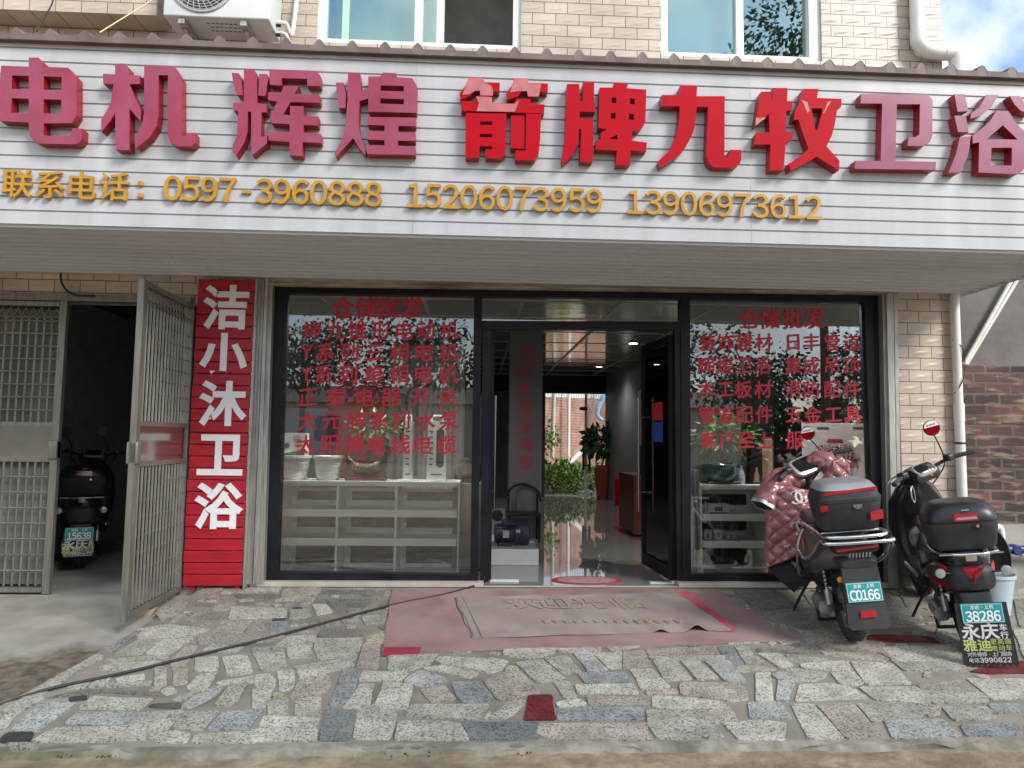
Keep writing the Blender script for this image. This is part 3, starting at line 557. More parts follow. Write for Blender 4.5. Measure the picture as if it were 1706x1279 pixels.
# stained lintel and shutter rails round the storefront opening
def prism(mb, quad, yf, dep, mi=0): mb.poly([P(a, b2, yf) for a, b2 in quad], ex=(0, dep, 0), mi=mi)
lt = MB(); prism(lt, [(430, 453), (1497, 478), (1497, 489), (446, 474)], -.03, .2); prism(lt, [(405, 449), (1600, 477), (1600, 480), (405, 456)], -.06, .03); prism(lt, [(446, 471), (1490, 485.5), (1490, 488.5), (446, 474)], -.045, .014)
lt.build('lintel', M['lintel'], bld)
prl = MB(); prism(prl, [(-300, 434), (428, 447), (428, 457), (-300, 444)], -.05, .045); prl.build('wall_trim', M['lintel'], bld)
rl = MB()
for a0, a1, b0, b1_, y in ((428, 436, 404, 414, -.035), (437, 441, 415, 420, -.02), (442, 447, 421, 428.5, -.045), (447.5, 455, 429, 439, -.015)):
    prism(rl, [(a0, 457), (a1, 457), (b1_, 973), (b0, 973)], y, .10)
rl.build('shutter_rail', M['rail'], bld)
rl = MB()
for a0, a1, b0, b1_, y in ((1470, 1476, 1480, 1487, -.02), (1477, 1488, 1488, 1497, -.045), (1489, 1495, 1498, 1504, -.02)):
    prism(rl, [(a0, 484), (a1, 484), (b1_, 980), (b0, 980)], y, .10)
rl.build('shutter_rail', M['rail'], bld)
th = MB(); prism(th, [(418, 969), (806, 970), (806, 978), (416, 977)], -.012, .14); prism(th, [(1131, 970.6), (1500, 971.5), (1500, 979.5), (1131, 978.6)], -.012, .14); prism(th, [(807, 976.2), (1130, 976.8), (1130, 978.6), (807, 978)], -.010, .028); th.build('door_sill', nm('beige_sill', (.46, .41, .34), .5, var=.12, vscale=6), bld)
# ================================================================ awning with the sign
YF = PZ(853, 394, 2.44).y; ZS = 2.44; ZT = P(853, 95, YF).z
AX0, AX1 = -5.6, 4.06
awn = thing('shop_awning', 'projecting white boarded awning carrying the large red raised characters and an orange phone line', 'awning', (0, YF, ZS))
prof = [(YF, ZS)]; zz = ZS+.082; pitch = .0855
while zz < ZT-.03:
    prof += [(YF, zz-.006), (YF+.011, zz-.004), (YF+.011, zz+.0045), (YF, zz+.0055)]; zz += pitch
prof += [(YF, ZT)]
fa = MB(); n_ = len(prof)
fa.add([(AX0, y, z) for y, z in prof]+[(AX1, y, z) for y, z in prof], [(i, i+1, n_+i+1, n_+i) for i in range(n_-1)])
fa.box(AX0, AX1, YF+.012, YF+.06, ZS+.004, ZT-.004)
fa.add([(AX1, y, z) for y, z in prof]+[(AX1, YF+.06, ZT), (AX1, YF+.06, ZS)], [list(range(n_+2))])
fa.build('fascia', M['panel_white'], awn)
for px in (691, 1250): sm = MB(); sm.box(X(px, 250, YF)-.0015, X(px, 250, YF)+.0015, YF-.0015, YF-.0002, ZS+.005, ZT-.005); sm.build('panel_seam', M['rail'], awn)
sc_ = MB(); rs_ = random.Random(4)
for i in range(26):
    px, py = rs_.uniform(930, 1420), rs_.uniform(175, 285); q = P(px, py, YF-.001); sc_.lathe([(.004, 0), (.003, -.0015), (.0004, -.002)], 8, at((q.x, YF-.0006, q.z), Matrix.Rotation(-pi/2, 4, 'X') @ Matrix.Rotation(pi, 4, 'X')), caps=False)
sc_.build('screw_marks', M['matte_black'], awn)
sf = MB(); y = YF+.02; pr = [(YF-.004, ZS-.001)]
SZ = lambda yy: ZS + .012*(yy-YF)/(-YF)
while y < -.07:
    pr += [(y, SZ(y)+.002), (y+.002, SZ(y)-.017)]; y += .112
pr += [(-.001, SZ(0))]; n_ = len(pr)
sf.add([(AX0, a, b2) for a, b2 in pr]+[(AX1, a, b2) for a, b2 in pr], [(i, i+1, n_+i+1, n_+i) for i in range(n_-1)])
sf.build('soffit', M['soffit'], awn)
et = MB(); et.box(AX1+.001, AX1+.02, YF, -.01, ZS-.01, ZS+.09); et.build('edge_trim', M['panel_white'], awn)
# ribbed roof sheet
rib = .2035; rs = []; xx = AX0-.02; x_first = X(82, 50, YF-.06)
x0r = x_first - rib*math.floor((x_first-AX0)/rib)
def roof_profile():
    pts = [(AX0-.05, 0)]; x = x0r
    while x < AX1: pts += [(x-.036, 0), (x-.016, .030), (x-.006, .038), (x+.006, .038), (x+.016, .030), (x+.036, 0)]; x += rib
    return pts+[(AX1+.05, 0)]
rpf = roof_profile(); n_ = len(rpf); vs = []
for y, z, k in ((YF-.05, ZT+.002, 1), (YF-.045, ZT-.032, 0), (-.004, ZT+.20, 1), (-.004, ZT+.16, 0)):
    vs += [(a, y, z+b2*k) for a, b2 in rpf]
fs = []
for i in range(n_-1):
    fs += [(i, i+1, 2*n_+i+1, 2*n_+i), (n_+i, 3*n_+i, 3*n_+i+1, n_+i+1), (i, n_+i, n_+i+1, i+1)]
MB().add(vs, fs).build('roof_sheet', M['roof_sheet'], awn)
tr = MB(); tr.box(AX0, AX1, YF-.016, YF-.001, ZT-.034, ZT-.006); tr.build('top_trim', M['roof_sheet'], awn)
# the ten raised characters, traced stroke by stroke on the sign plane
LET = [
 ('faded_red', 0, 80, .1993, [([10,145,240,155,240,78,320,78,365,120,365,155,570,163,640,240,640,560,600,625,365,628,365,725,390,733,580,733,597,715,605,668,690,672,685,755,660,790,620,803,330,797,280,775,250,730,238,620,0,608,-15,590,-15,400], [[100,228,240,230,240,345,98,340],[365,235,515,240,513,352,365,347],[98,418,240,422,240,545,92,540],[365,427,512,430,512,540,500,549,363,545]])]),
 ('faded_red', 0, 80, .1993, [([962,128,1042,128,1075,160,1075,222,1168,228,1168,298,1082,300,1130,420,1178,510,1175,608,1130,560,1082,505,1082,852,968,850,962,545,920,610,848,702,845,600,890,525,925,460,948,300,862,295,860,213,962,218], []),
   ([1205,140,1460,153,1520,250,1520,735,1545,745,1560,708,1632,708,1632,790,1600,822,1480,820,1425,790,1405,740,1400,430,1405,225,1325,225,1325,560,1310,650,1255,740,1140,835,1128,820,1128,745,1185,650,1200,560,1205,480], [])]),
 ('faded_red', 370, 100, .1993, [([80,105,140,108,165,185,175,292,125,290,95,200], []), ([310,115,375,115,385,160,360,300,302,295], []),
   ([182,75,265,78,290,110,295,360,375,368,372,435,330,435,325,640,378,625,375,695,250,795,243,760,243,432,215,430,213,590,185,690,115,800,88,765,90,715,125,620,135,425,95,420,93,355,182,360], []),
   ([395,75,780,88,820,125,820,215,712,215,712,155,498,150,498,212,398,205], []),
   ([515,215,640,218,605,280,815,290,815,355,570,350,510,455,568,460,568,382,680,385,682,465,805,470,800,545,682,542,680,605,825,615,825,690,672,685,670,800,565,795,562,682,388,670,388,593,565,600,565,535,410,525,405,465,460,345,385,335,388,268,495,272], [])]),
 ('faded_red', 370, 100, .1993, [([950,187,1015,187,1035,290,1030,400,975,400], []),
   ([1052,105,1152,105,1158,160,1160,250,1220,252,1220,320,1150,340,1140,520,1150,600,1200,760,1195,795,1150,740,1095,650,1060,690,950,810,940,775,1005,660,1030,540,1050,320], []),
   ([1222,135,1320,135,1345,103,1455,108,1440,140,1590,150,1630,215,1625,440,1222,430], [[1325,210,1520,215,1520,260,1325,255],[1322,318,1520,325,1520,370,1322,362]]),
   ([1215,475,1618,480,1618,552,1472,548,1472,600,1615,605,1615,675,1470,672,1470,715,1615,722,1615,790,1212,785,1212,710,1358,712,1358,668,1212,662,1212,590,1358,595,1358,545,1215,540], [])]),
 ('red', 750, 120, .1993, [([155,42,270,45,268,82,415,88,412,160,360,160,358,198,248,195,248,152,210,155,170,195,85,230,80,175,130,110], []),
   ([535,50,650,52,650,88,818,95,815,165,745,162,740,205,650,205,640,160,600,160,560,205,475,232,472,175,515,115], []),
   ([215,200,350,205,352,258,535,262,550,222,672,222,672,265,790,270,785,345,92,322,92,240,215,245], []),
   ([130,340,470,345,468,560,462,680,430,720,295,715,295,645,350,645,350,620,247,617,240,715,128,715], [[250,412,352,412,352,440,250,440],[247,515,352,517,352,543,247,542]]),
   ([508,362,620,362,618,640,505,635], []), ([635,345,760,350,752,560,740,680,705,738,545,735,545,655,630,655], [])]),
 ('red', 750, 120, .1993, [([978,98,1080,98,1080,240,1105,242,1110,82,1205,85,1200,255,1213,260,1210,332,1083,330,1083,385,1200,392,1195,700,1190,750,1085,745,1095,480,1078,472,1070,600,1020,700,940,770,935,720,962,550,970,300], []),
   ([1250,128,1362,128,1370,88,1487,95,1478,133,1640,145,1632,420,1585,485,1522,487,1520,572,1645,588,1640,662,1510,655,1505,775,1390,775,1392,655,1215,645,1220,568,1262,560,1255,510,1310,478,1240,465], [[1325,555,1400,522,1398,562],[1350,210,1390,212,1388,258,1350,255],[1505,220,1545,222,1542,270,1502,265],[1345,340,1385,343,1382,390,1342,387],[1497,348,1537,350,1535,400,1493,395]])]),
 ('red', 1080, 130, .1993, [([268,62,410,65,405,150,640,150,637,640,655,665,680,645,685,598,780,600,778,680,765,715,745,735,690,748,560,745,530,732,505,710,485,640,500,240,405,240,395,380,375,455,340,530,300,595,250,650,100,745,88,690,190,590,235,480,262,340,262,235,112,232,115,140,265,140], [])]),
 ('red', 1080, 130, .1993, [([945,112,1028,112,1035,185,1045,80,1165,82,1160,190,1207,192,1200,272,1155,270,1150,445,1212,450,1205,505,1150,540,1132,770,1015,770,1022,553,890,555,905,455,1018,452,1005,290,985,330,895,400,915,270,930,170], []),
   ([1300,88,1425,88,1410,165,1617,172,1612,240,1578,265,1565,360,1535,480,1490,570,1600,690,1595,770,1500,715,1410,655,1310,715,1190,775,1175,715,1260,660,1340,590,1300,480,1255,345,1215,350,1225,285,1270,190], [[1365,250,1455,252,1450,300,1412,440,1395,420]])]),
 ('faded_plum', 1400, 140, .17937, [([195,88,815,95,858,150,855,480,830,540,770,575,625,572,635,495,700,490,735,465,740,187,525,185,512,715,890,720,885,795,135,785,140,710,375,712,390,180,190,178], [])]),
 ('faded_plum', 1400, 140, .17937, [([1060,92,1155,92,1190,250,1090,255], []), ([1060,292,1165,292,1195,445,1095,445], []), ([1110,490,1210,485,1200,590,1180,680,1115,820,1005,820,1075,650], []),
   ([1360,98,1468,100,1400,220,1300,295,1210,320,1215,270,1290,215], []), ([1575,108,1665,110,1720,180,1780,215,1790,270,1680,250,1620,190], []),
   ([1450,245,1560,248,1620,345,1690,420,1790,480,1790,530,1735,550,1730,750,1700,800,1650,835,1285,820,1290,540,1230,550,1228,480,1330,400,1400,330], [[1510,380,1650,515,1360,510],[1405,590,1595,590,1592,755,1395,755]])])]
YL = YF-.070
for mk, ox, oy, sc, strokes in LET:
    g = MB()
    for j, (o, hs) in enumerate(strokes):
        cv = lambda q: [P(ox+sc*q[i], oy+sc*q[i+1], YL-.0006*j) for i in range(0, len(q), 2)]
        k0 = len(g.f); g.poly(cv(o), [cv(h) for h in hs], ex=(0, .066, 0))
        nf = len(tessellate_polygon([cv(o)]+[cv(h) for h in hs]))
        for q in range(k0+nf, len(g.f)): g.m[q] = 1
    g.build('sign_character', [M[mk], M['red_side']], awn)
for o in ([155,45,266,47,300,90,340,110,358,150,356,196,250,194,250,154,210,155,160,185,100,190,130,115], [537,52,648,54,650,90,760,98,750,160,740,203,652,203,642,158,600,158,560,160,500,170,517,117], [215,202,350,207,350,260,537,265,580,230,540,332,220,326,240,260]):
    pl = MB(); pl.poly([P(750+.1993*o[i], 120+.1993*o[i+1], YL-.0042) for i in range(0, len(o), 2)]); pl.build('peeled_film', M['peeled'], awn)
for o in ([1280,180,1330,200,1350,270,1330,290,1300,215], [1500,200,1530,190,1470,290,1460,300], [900,330,985,330,897,398]): pl = MB(); pl.poly([P(1080+.1993*o[i], 130+.1993*o[i+1], YL-.0015) for i in range(0, len(o), 2)]); pl.build('peeled_film', M['peeled'], awn)
# phone line, one part per figure
zc = P(460, 319.5, YF-.02)
def ph(ch, px, py, size, **kw):
    g = MB(); p = P(px, py, YF-.018); put_glyph(g, ch, (p.x, YF-.0205, p.z), size, bold=kw.get('bold', .012), ext=.018, sx=kw.get('sx', 1.)); g.build('phone_character', M['orange'], awn)
for ch, px, py in (('联', 30, 306), ('系', 85, 308), ('电', 138.5, 309.5), ('话', 191.5, 311)): ph(ch, px, py, .187, bold=.008)
g = MB()
for py in (305, 325): p = P(233.5, py, YF-.018); g.rbox(p.x-.016, p.x+.016, YF-.02, YF-.002, p.z-.016, p.z+.016, .006)
g.build('phone_character', M['orange'], awn)
def digits(s, x0, x1, yl, yr):
    for i, ch in enumerate(s):
        px = x0+(x1-x0)*i/(len(s)-1); py = yl+(yr-yl)*i/(len(s)-1)
        if ch == '-':
            g = MB(); p = P(px, py+2, YF-.018); g.box(p.x-.028, p.x+.028, YF-.02, YF-.002, p.z-.009, p.z+.009); g.build('phone_character', M['orange'], awn)
        else: ph(chr(ord(ch)-48+0xFF10), px, py, .200, sx=.93)
digits('0597-3960888', 288.5, 622.5, 314, 324); digits('15206073959', 692, 990, 326, 335); digits('13906973612', 1058, 1355, 337, 346)
# ================================================================ black storefront
sto = thing('glass_storefront', 'black framed glass shop front with red lettering on both windows and its doors swung inward', 'storefront', (.9, .1, 0))
YS = .045
def quadpart(name, quads, yf, dep, mt, par):
    for q in quads: b = MB(); prism(b, q, yf, dep); o = b.build(name, mt, par)
    return o
quadpart('frame', [[(455, 474), (478, 474.5), (461, 969), (440, 969)], [(1440, 494), (1472, 494), (1480, 971), (1458, 971)], [(790, 480), (803, 480), (796, 969.5), (783, 969.5)], [(1134, 486), (1149.5, 486), (1151.5, 971), (1137, 971)]], YS, .09, M['black_alu'], sto)
quadpart('frame', [[(456, 473.5), (1476, 487), (1476, 503), (456, 488)], [(447, 953), (790, 957.5), (790, 969), (447, 968)], [(1151, 957), (1478, 957), (1478, 970.5), (1151, 970.5)], [(803, 534), (1134, 535.5), (1134, 549), (803, 548)]], YS+.003, .084, M['black_alu'], sto)
quadpart('door_jamb', [[(804, 548), (818, 548), (812.5, 969), (800, 969)], [(1124, 549), (1133.5, 549), (1136.5, 970), (1128, 970)]], YS+.012, .07, M['black_alu'], sto)
YG = YS+.045
def pane(q): return quadpart('window_pane', [q], YG, .008, M['glass'], sto)
pL = pane([(477, 487), (791, 490.5), (784, 958), (460, 954)]); pR = pane([(1149, 497), (1441, 501), (1459, 958), (1151, 958)])
quadpart('transom_pane', [[(803, 491.5), (1134.5, 497), (1134.5, 536), (803, 535)]], YG, .008, M['glass'], sto)
exl = (P(750, 960, 0)-P(480, 957, 0)).normalized()
def lettering(par, chars, px, py, ox, oy, sc, size, shear=.10, pxs=None):
    b = MB()
    for ch, x in zip(chars, pxs):
        p = P(ox+sc*x, oy+sc*py, YG-.0015); put_glyph(b, ch, (p.x, YG-.0022, p.z), size, ext=.0012, shear=shear, multi=.016)
    b.build('lettering', M['vinyl_red'], par)
LA = ([345, 435, 520, 610], 165, '仓储批发', .192), ([225, 318, 400, 490, 580, 660, 750], 252, '神九锥形电动机', .165), ([208, 280, 370, 465, 560, 655, 750], 335, 'Y系列三相电机', .165), ([208, 272, 366, 463, 558, 653, 748], 418, 'Y系列单相电机', .165), \
     ([212, 318, 430, 530, 640, 745], 506, '正泰电器开关', .165), ([212, 303, 395, 483, 565, 660, 748], 596, '大元牌系列水泵', .165), ([205, 297, 388, 475, 565, 650, 742], 686, '太阳牌电线电缆', .168)
for xs, y, s, z in LA: lettering(pL, s, None, y, 420, 440, .4376, z, pxs=xs)
LB = ([305, 385, 475, 560], 166, '仓储批发', .185), ([137, 210, 283, 360, 478, 550, 630, 708], 260, '装饰建材日丰管道', .155), ([133, 208, 282, 358, 478, 550, 630, 706], 352, '辉煌卫浴集成吊顶', .155), \
     ([135, 210, 280, 358, 475, 550, 630, 708], 446, '木工板材消防配件', .155), ([137, 210, 285, 362, 480, 555, 635, 712], 546, '管道配件五金工具', .155), ([140, 210, 290, 365, 485, 560, 638], 646, '客户至上服', .155)
for xs, y, s, z in LB: lettering(pR, s, None, y, 1120, 460, .4224, z, shear=.07, pxs=xs)
# doors: both leaves are swung inward, seen nearly edge-on
M['door_steel'] = nm('dark_door_handle_steel', (.30, .29, .28), .25, 1.)
def door_leaf(xh, sgn, ang, label):
    Wd = .80; zt = P(970, 552, YS).z; zb = .035
    d = V((sgn*sin(R(ang)), cos(R(ang)), 0)); n = V((d.y, -d.x, 0))
    o = V((xh, YS+.07, 0))
    f = MB()
    for s0, s1, z0, z1 in ((0, .05, zb, zt), (Wd-.05, Wd, zb, zt), (.05, Wd-.05, zb, zb+.11), (.05, Wd-.05, zt-.06, zt)):
        a = o+d*s0; b2 = o+d*s1
        f.poly([a+n*-.02+V((0, 0, z0)), b2+n*-.02+V((0, 0, z0)), b2+n*-.02+V((0, 0, z1)), a+n*-.02+V((0, 0, z1))], ex=n*.04)
    lf = f.build('door_leaf', M['black_alu'], sto)
    a, b2 = o+d*.05, o+d*(Wd-.05)
    MB().poly([a+n*-.004+V((0, 0, zb+.11)), b2+n*-.004+V((0, 0, zb+.11)), b2+n*-.004+V((0, 0, zt-.06)), a+n*-.004+V((0, 0, zt-.06))], ex=n*.008).build('door_glass', M['glass'], lf)
    for s in (-1, 1):
        h = MB(); c = o+d*(Wd-.085)+n*(.07*s)
        h.tube([c+V((0, 0, .52)), c+V((0, 0, 1.58))], .013, 10)
        for z in (.7, 1.4): h.tube([c+V((0, 0, z)), c-n*(.06*s)+V((0, 0, z))], .009, 8)
        h.build('handle', M['door_steel'], lf, smooth=40)
    return lf, o, d, n
xl, xr = P(815, 760, YS).x+.012, P(1126, 760, YS).x-.01
dl = door_leaf(xl, -1, 1.5, ''); dr = door_leaf(xr, -1, 4, '')
lf, o, d, n = dr
stk = MB(); stk2 = MB(); stk3 = MB()
for b2, z0, z1 in ((stk, 1.36, 1.52), (stk2, 1.17, 1.345)):
    a = o+d*.22-n*.006; c2 = o+d*.50-n*.006
    b2.poly([a+V((0, 0, z0)), c2+V((0, 0, z0)), c2+V((0, 0, z1)), a+V((0, 0, z1))], ex=-n*.002)
stk.build('sticker', nm('red_sticker', (.45, .02, .03), .5), lf); stk2.build('sticker', nm('blue_sticker', (.02, .06, .34), .5), lf)
put_text(stk3, '推PUSH', o+d*.36-n*.0095+V((0, 0, 1.29)), .055, .05, ex=d, ey=(0, 0, 1), bold=.02)
# small floor pivots beside each hinge
for px, py in ((842, 967.5), (1108, 971)):
    p = PZ(px, py, .004); b2 = MB(); b2.rbox(p.x-.13, p.x+.11, p.y-.03, p.y+.035, .0005, .012, .004); b2.build('floor_hinge', M['white_gloss'], sto)

# ================================================================ red slatted sign board beside the grille gate
YB_ = -.075
brd = thing('sign_board', 'tall narrow red slatted board with five white characters running down it', 'sign board', (X(365, 700), -.05, 0))
px_l = lambda y: 330+(303-330)*(y-466)/(978-466); px_r = lambda y: 425.5+(402-425.5)*(y-464)/(976-464)
n_ = 26
for i in range(n_):
    y0 = 466+(978-466)*i/n_; y1 = y0+(978-466)/n_*.94
    b = MB(); q = [P(px_l(y0), y0, YB_), P(px_r(y0), y0-1.5, YB_), P(px_r(y1), y1-1.5, YB_), P(px_l(y1), y1, YB_)]
    x0 = min(q[0].x, q[3].x); x1 = q[1].x; z0 = (q[2].z+q[3].z)/2; z1 = (q[0].z+q[1].z)/2
    b.rbox(x0+random.uniform(-.004, .004), x1+random.uniform(-.004, .004), YB_+random.uniform(0, .005), YB_+.022, z0, z1, .005, n=2)
    b.build('slat', M['slat_red'], brd)
q0, q1 = P(340, 467, YB_+.03), P(405, 970, YB_+.03)
bk = MB(); xa, xb = X(330, 700)-.01, X(400, 700)+.075
for x in (P(322, 700, YB_).x+.04, P(418, 700, YB_).x-.06): bk.box(x-.02, x+.02, YB_+.024, -.004, -.02, 2.40)
bk.build('backing', M['slat_red'], brd)
xr_ = P(427, 470, YB_).x
MB().box(xr_-.006, xr_+.012, YB_-.004, -.006, 0.0, 2.43).build('edge_strip', M['rail'], brd)
for ch, x, y in (('洁', 776, 147), ('小', 768, 312), ('沐', 766, 478), ('卫', 757, 655), ('浴', 752, 830)):
    b = MB(); p = P(.4849*x, 440+.4849*y, YB_-.004); put_glyph(b, ch, (p.x, YB_-.0045, p.z), .365, bold=.030, ext=.007); b.build('sign_character', M['white_film'], brd)

# ================================================================ stainless grille gate leaves
def gate_leaf(name, label, Wd, z0, z1, org, d, hinge_side):
    n = V((d.y, -d.x, 0))
    g = thing(name, label, 'gate', org)
    L = lambda s, z, k=0.: V(org)*0+V((org[0], org[1], 0))+d*s+n*k+V((0, 0, z))
    fr_ = MB()
    for s0, s1, a, b in ((0, .055, z0, z1), (Wd-.055, Wd, z0, z1)): fr_.bar(L((s0+s1)/2, a), L((s0+s1)/2, b), .055, .04, up=tuple(n))
    H = z1-z0; m0, m1 = z0+H*.455, z0+H*.565
    for z in (z0+.03, z1-.025): fr_.bar(L(.055, z), L(Wd-.055, z), .05, .036)
    for z in (m0-.012, m1+.012): fr_.bar(L(.055, z), L(Wd-.055, z), .024, .034)
    fr_.build('frame', M['steel'], g)
    MB().poly([L(.055, m0, -.006), L(Wd-.055, m0, -.006), L(Wd-.055, m1, -.006), L(.055, m1, -.006)], ex=n*.012).build('panel', nm('reflective_steel_panel', (.42, .41, .37), .15, .9, var=.06, bump=.08, bscale=6), g)
    nb = 15; xs = [.055+(Wd-.11)*i/nb for i in range(1, nb)]
    for za, zb, top in ((z0+.055, m0-.024, False), (m1+.024, z1-.05, True)):
        br = MB(); zt = zb-.11 if top else zb
        for x in xs: br.tube([L(x, za), L(x, zt)], .0085, 6)
        nh = 8
        for i in range(1, nh): 
            z = za+(zt-za)*i/nh; br.tube([L(.055, z, .010), L(Wd-.055, z, .010)], .006, 6)
        if top:
            br.tube([L(.055, zt, .01), L(Wd-.055, zt, .01)], .006, 6)
            for i, x in enumerate([.055+(Wd-.11)*(k+.5)/nb for k in range(nb)]):    # arches and chevrons under the top rail
                h = (Wd-.11)/nb/2
                br.tube([L(x+h*cos(a), zt+h*1.2*sin(a)) for a in [pi*k/8 for k in range(9)]], .006, 6)
                br.tube([L(x-h, zt+.035), L(x, zb), L(x+h, zt+.035)], .005, 6)
        br.build('grille', M['steel'], g, smooth=60)
    s = Wd-.03 if hinge_side == 0 else .03
    lk = MB(); lk.rbox(-.02, .02, -.05, .03, -.06, .06, .008)
    M_ = Matrix.Translation(L(s, (m0+m1)/2-.06)) @ frames(d, V((0, 0, 1)))
    lb = MB(); lb.rbox(-.035, .03, -.075, .075, -.035, .04, .012); lb.v = [M_ @ v for v in lb.v]
    lb.build('lock', M['steel'], g, smooth=40)
    s = .0 if hinge_side == 0 else Wd
    for z in (z0+.3, m1-.02, z1-.25):
        hb = MB(); hb.tube([L(s, z-.05, .0), L(s, z+.05, .0)], .016, 10); hb.build('hinge', M['rail'], g, smooth=40)
    return g, L
zg0, zg1 = -.035, gz-.02
g1, L1 = gate_leaf('grille_gate', 'left leaf of the stainless grille gate, closed across the garage doorway', 1.0, zg0-.02, zg1, (X(98, 760)-1.0, .0, 0), V((1, 0, 0)), 0)
free = P(206, 1029, -.93); hx = X(316, 700)
dv = V((P(222, 760, -.93).x-hx, -.93, 0)); 
MB().box(X(98, 760)-.945, X(98, 760)-.055, .045, .05, zg0+.04, zg1-.06).build('backing_sheet', nm('dusty_backing_sheet', (.15, .14, .12), .8, var=.3, vscale=4, stretch=(1, 1, .3)), g1)
g2, L2 = gate_leaf('grille_gate', 'right leaf of the stainless grille gate, swung open towards the street beside the red board', dv.length, zg0+.005, zg1-.01, (hx, -.02, 0), dv.normalized(), 0)
gf = MB(); gf.box(gx0, gx1, -.03, .06, gz-.018, gz+.035); gf.box(gx1-.05, gx1+.0, -.02, .06, -.1, gz-.02); gf.build('gate_frame', M['steel'], bld)
br = thing('brick', 'broken orange brick wedged under the open gate leaf', 'brick', tuple(PZ(238, 1022, -.09)))
p = PZ(238, 1022, -.085); b = MB(); b.rbox(-.075, .075, -.05, .05, -.025, .03, .012); b.v = [V((v.x+.015*v.z/.03+.008*sin(40*v.y), v.y+.006*sin(50*v.x), v.z+.006*sin(33*v.x))) for v in b.v]
b.v = [p+Matrix.Rotation(.35, 3, 'Z') @ v for v in b.v]
b.build('block', nm('pale_brick', (.38, .22, .12), .9, var=.3, vscale=20, bump=.5, bscale=80, tint=(.42, .36, .27), tscale=14, tamt=.8), br, smooth=35)

# ================================================================ pipes, conditioner, cables on the wall
pp = thing('rain_pipe', 'white plastic rain pipe with an elbow at the corner of the upper storey', 'pipe', (X(1528, 30, -.07), -.07, 4.4))
c0 = P(1528, -60, -.075); c1 = P(1529, 62, -.075); c2 = P(1545, 84, -.08); c3 = P(1575, 88, -.08); c4 = P(1590, 100, -.09)+V((.0, -.0, -.2))
MB().tube([V((c1.x, -.075, 7)), c1], .056, 16).build('pipe', M['pvc'], pp, smooth=40)
MB().tube([c1, c1+V((.006, 0, -.05)), c2, c3], .060, 16, smooth=5).build('elbow', M['pvc'], pp, smooth=40)
MB().tube([c3-V((.02, 0, 0)), c3+V((.07, 0, -.005)), c3+V((.10, 0, -.06)), c3+V((.105, .0, -.2))], .064, 16, smooth=6).build('elbow', M['pvc'], pp, smooth=40)
MB().tube([c1+V((0, 0, .05)), c1+V((0, 0, -.03))], .061, 16).build('collar', M['pvc'], pp, smooth=40)
dp = thing('down_pipe', 'grey white downpipe at the street corner of the tiled pier, below the awning', 'pipe', (X(1595, 700, -.05)+.0, -.05, 0))
xa = P(1590, 482, -.05).x
MB().tube([V((xa, -.05, 2.44)), V((xa, -.05, P(1600, 700, -.05).z))], .034, 14).build('pipe', M['pvc'], dp, smooth=40)
MB().tube([V((xa, -.05, P(1600, 702, -.05).z)), V((xa, -.05, P(1600, 672, -.05).z))], .041, 14).build('collar', M['pvc'], dp, smooth=40)
MB().tube([V((xa, -.05, P(1600, 690, -.05).z)), V((xa, -.05, .5))], .038, 14).build('pipe', M['pvc'], dp, smooth=40)
b = MB(); b.tube([V((xa-.036, -.05, P(1590, 565, -.05).z)), V((xa+.02, -.09, P(1590, 580, -.05).z)), V((xa+.045, -.08, P(1590, 612, -.05).z)), V((xa+.0, -.09, P(1590, 640, -.05).z)), V((xa-.035, -.05, P(1590, 655, -.05).z))], .004, 6, smooth=5)
b.build('wire', M['black'], dp)
b = MB(); b.lathe([(.040, -.008), (.043, 0), (.040, .008)], 16, at((xa, -.05, P(1600, 738, -.05).z))); b.build('wire_tie', M['black'], dp)

YA = -.42
a0, a1, az = P(271, 25, YA).x, P(448, 30, YA).x, P(360, 28.5, YA).z
ac = thing('air_conditioner', 'white outdoor air conditioner unit on steel brackets at the left of the upper wall', 'air conditioner', ((a0+a1)/2, -.24, az))
M['ac_white'] = nm('ac_white_paint', (.62, .64, .62), .4, var=.06, vscale=4)
MB().rbox(a0, a1, YA, -.10, az, az+.56, .012).build('casing', M['ac_white'], ac, smooth=40)
fc = V(((a0+a1)/2-.115, YA, az+.275)); fg = MB()
MB().lathe([(.225, 0), (.225, -.004), (.01, -.004)], 32, at((fc.x, YA-.001, fc.z), Matrix.Rotation(pi/2, 4, 'X') @ Matrix.Rotation(pi, 4, 'X')), caps=False).build('fan_recess', M['matte_black'], ac)
for i in range(9): fg.tube([fc+V(((.05+.022*i)*cos(a), -.016, (.05+.022*i)*sin(a))) for a in [2*pi*k/40 for k in range(41)]], .0035, 5, caps=False)
for k in range(28):
    a = 2*pi*k/28; fg.tube([fc+V((.04*cos(a), -.018, .04*sin(a))), fc+V((.145*cos(a+.3), -.020, .145*sin(a+.3))), fc+V((.232*cos(a+.45), -.014, .232*sin(a+.45)))], .0028, 5)
fg.tube([fc+V((.236*cos(a), -.006, .236*sin(a))) for a in [2*pi*k/48 for k in range(49)]], .011, 8, caps=False)
fg.build('fan_grille', nm('grey_fan_grille', (.45, .45, .44), .45), ac, smooth=50)
for px in (300, 404):
    x = P(px, 30, YA).x; b = MB(); b.box(x-.025, x+.025, YA+.02, -.003, az-.045, az-.003); b.box(x-.025, x+.025, -.035, -.003, az-.35, az-.046); b.bar((x, YA+.1, az-.04), (x, -.02, az-.34), .03); b.build('bracket', M['rail'], ac)
b = MB()
for i in range(7):
    for j in range(3): x = a0+.30+.035*i+.015*(j % 2); y = -.34+.05*j; b.box(x, x+.022, y, y+.006, az-.0035, az-.0005)
b.build('drain_slots', M['matte_black'], ac)
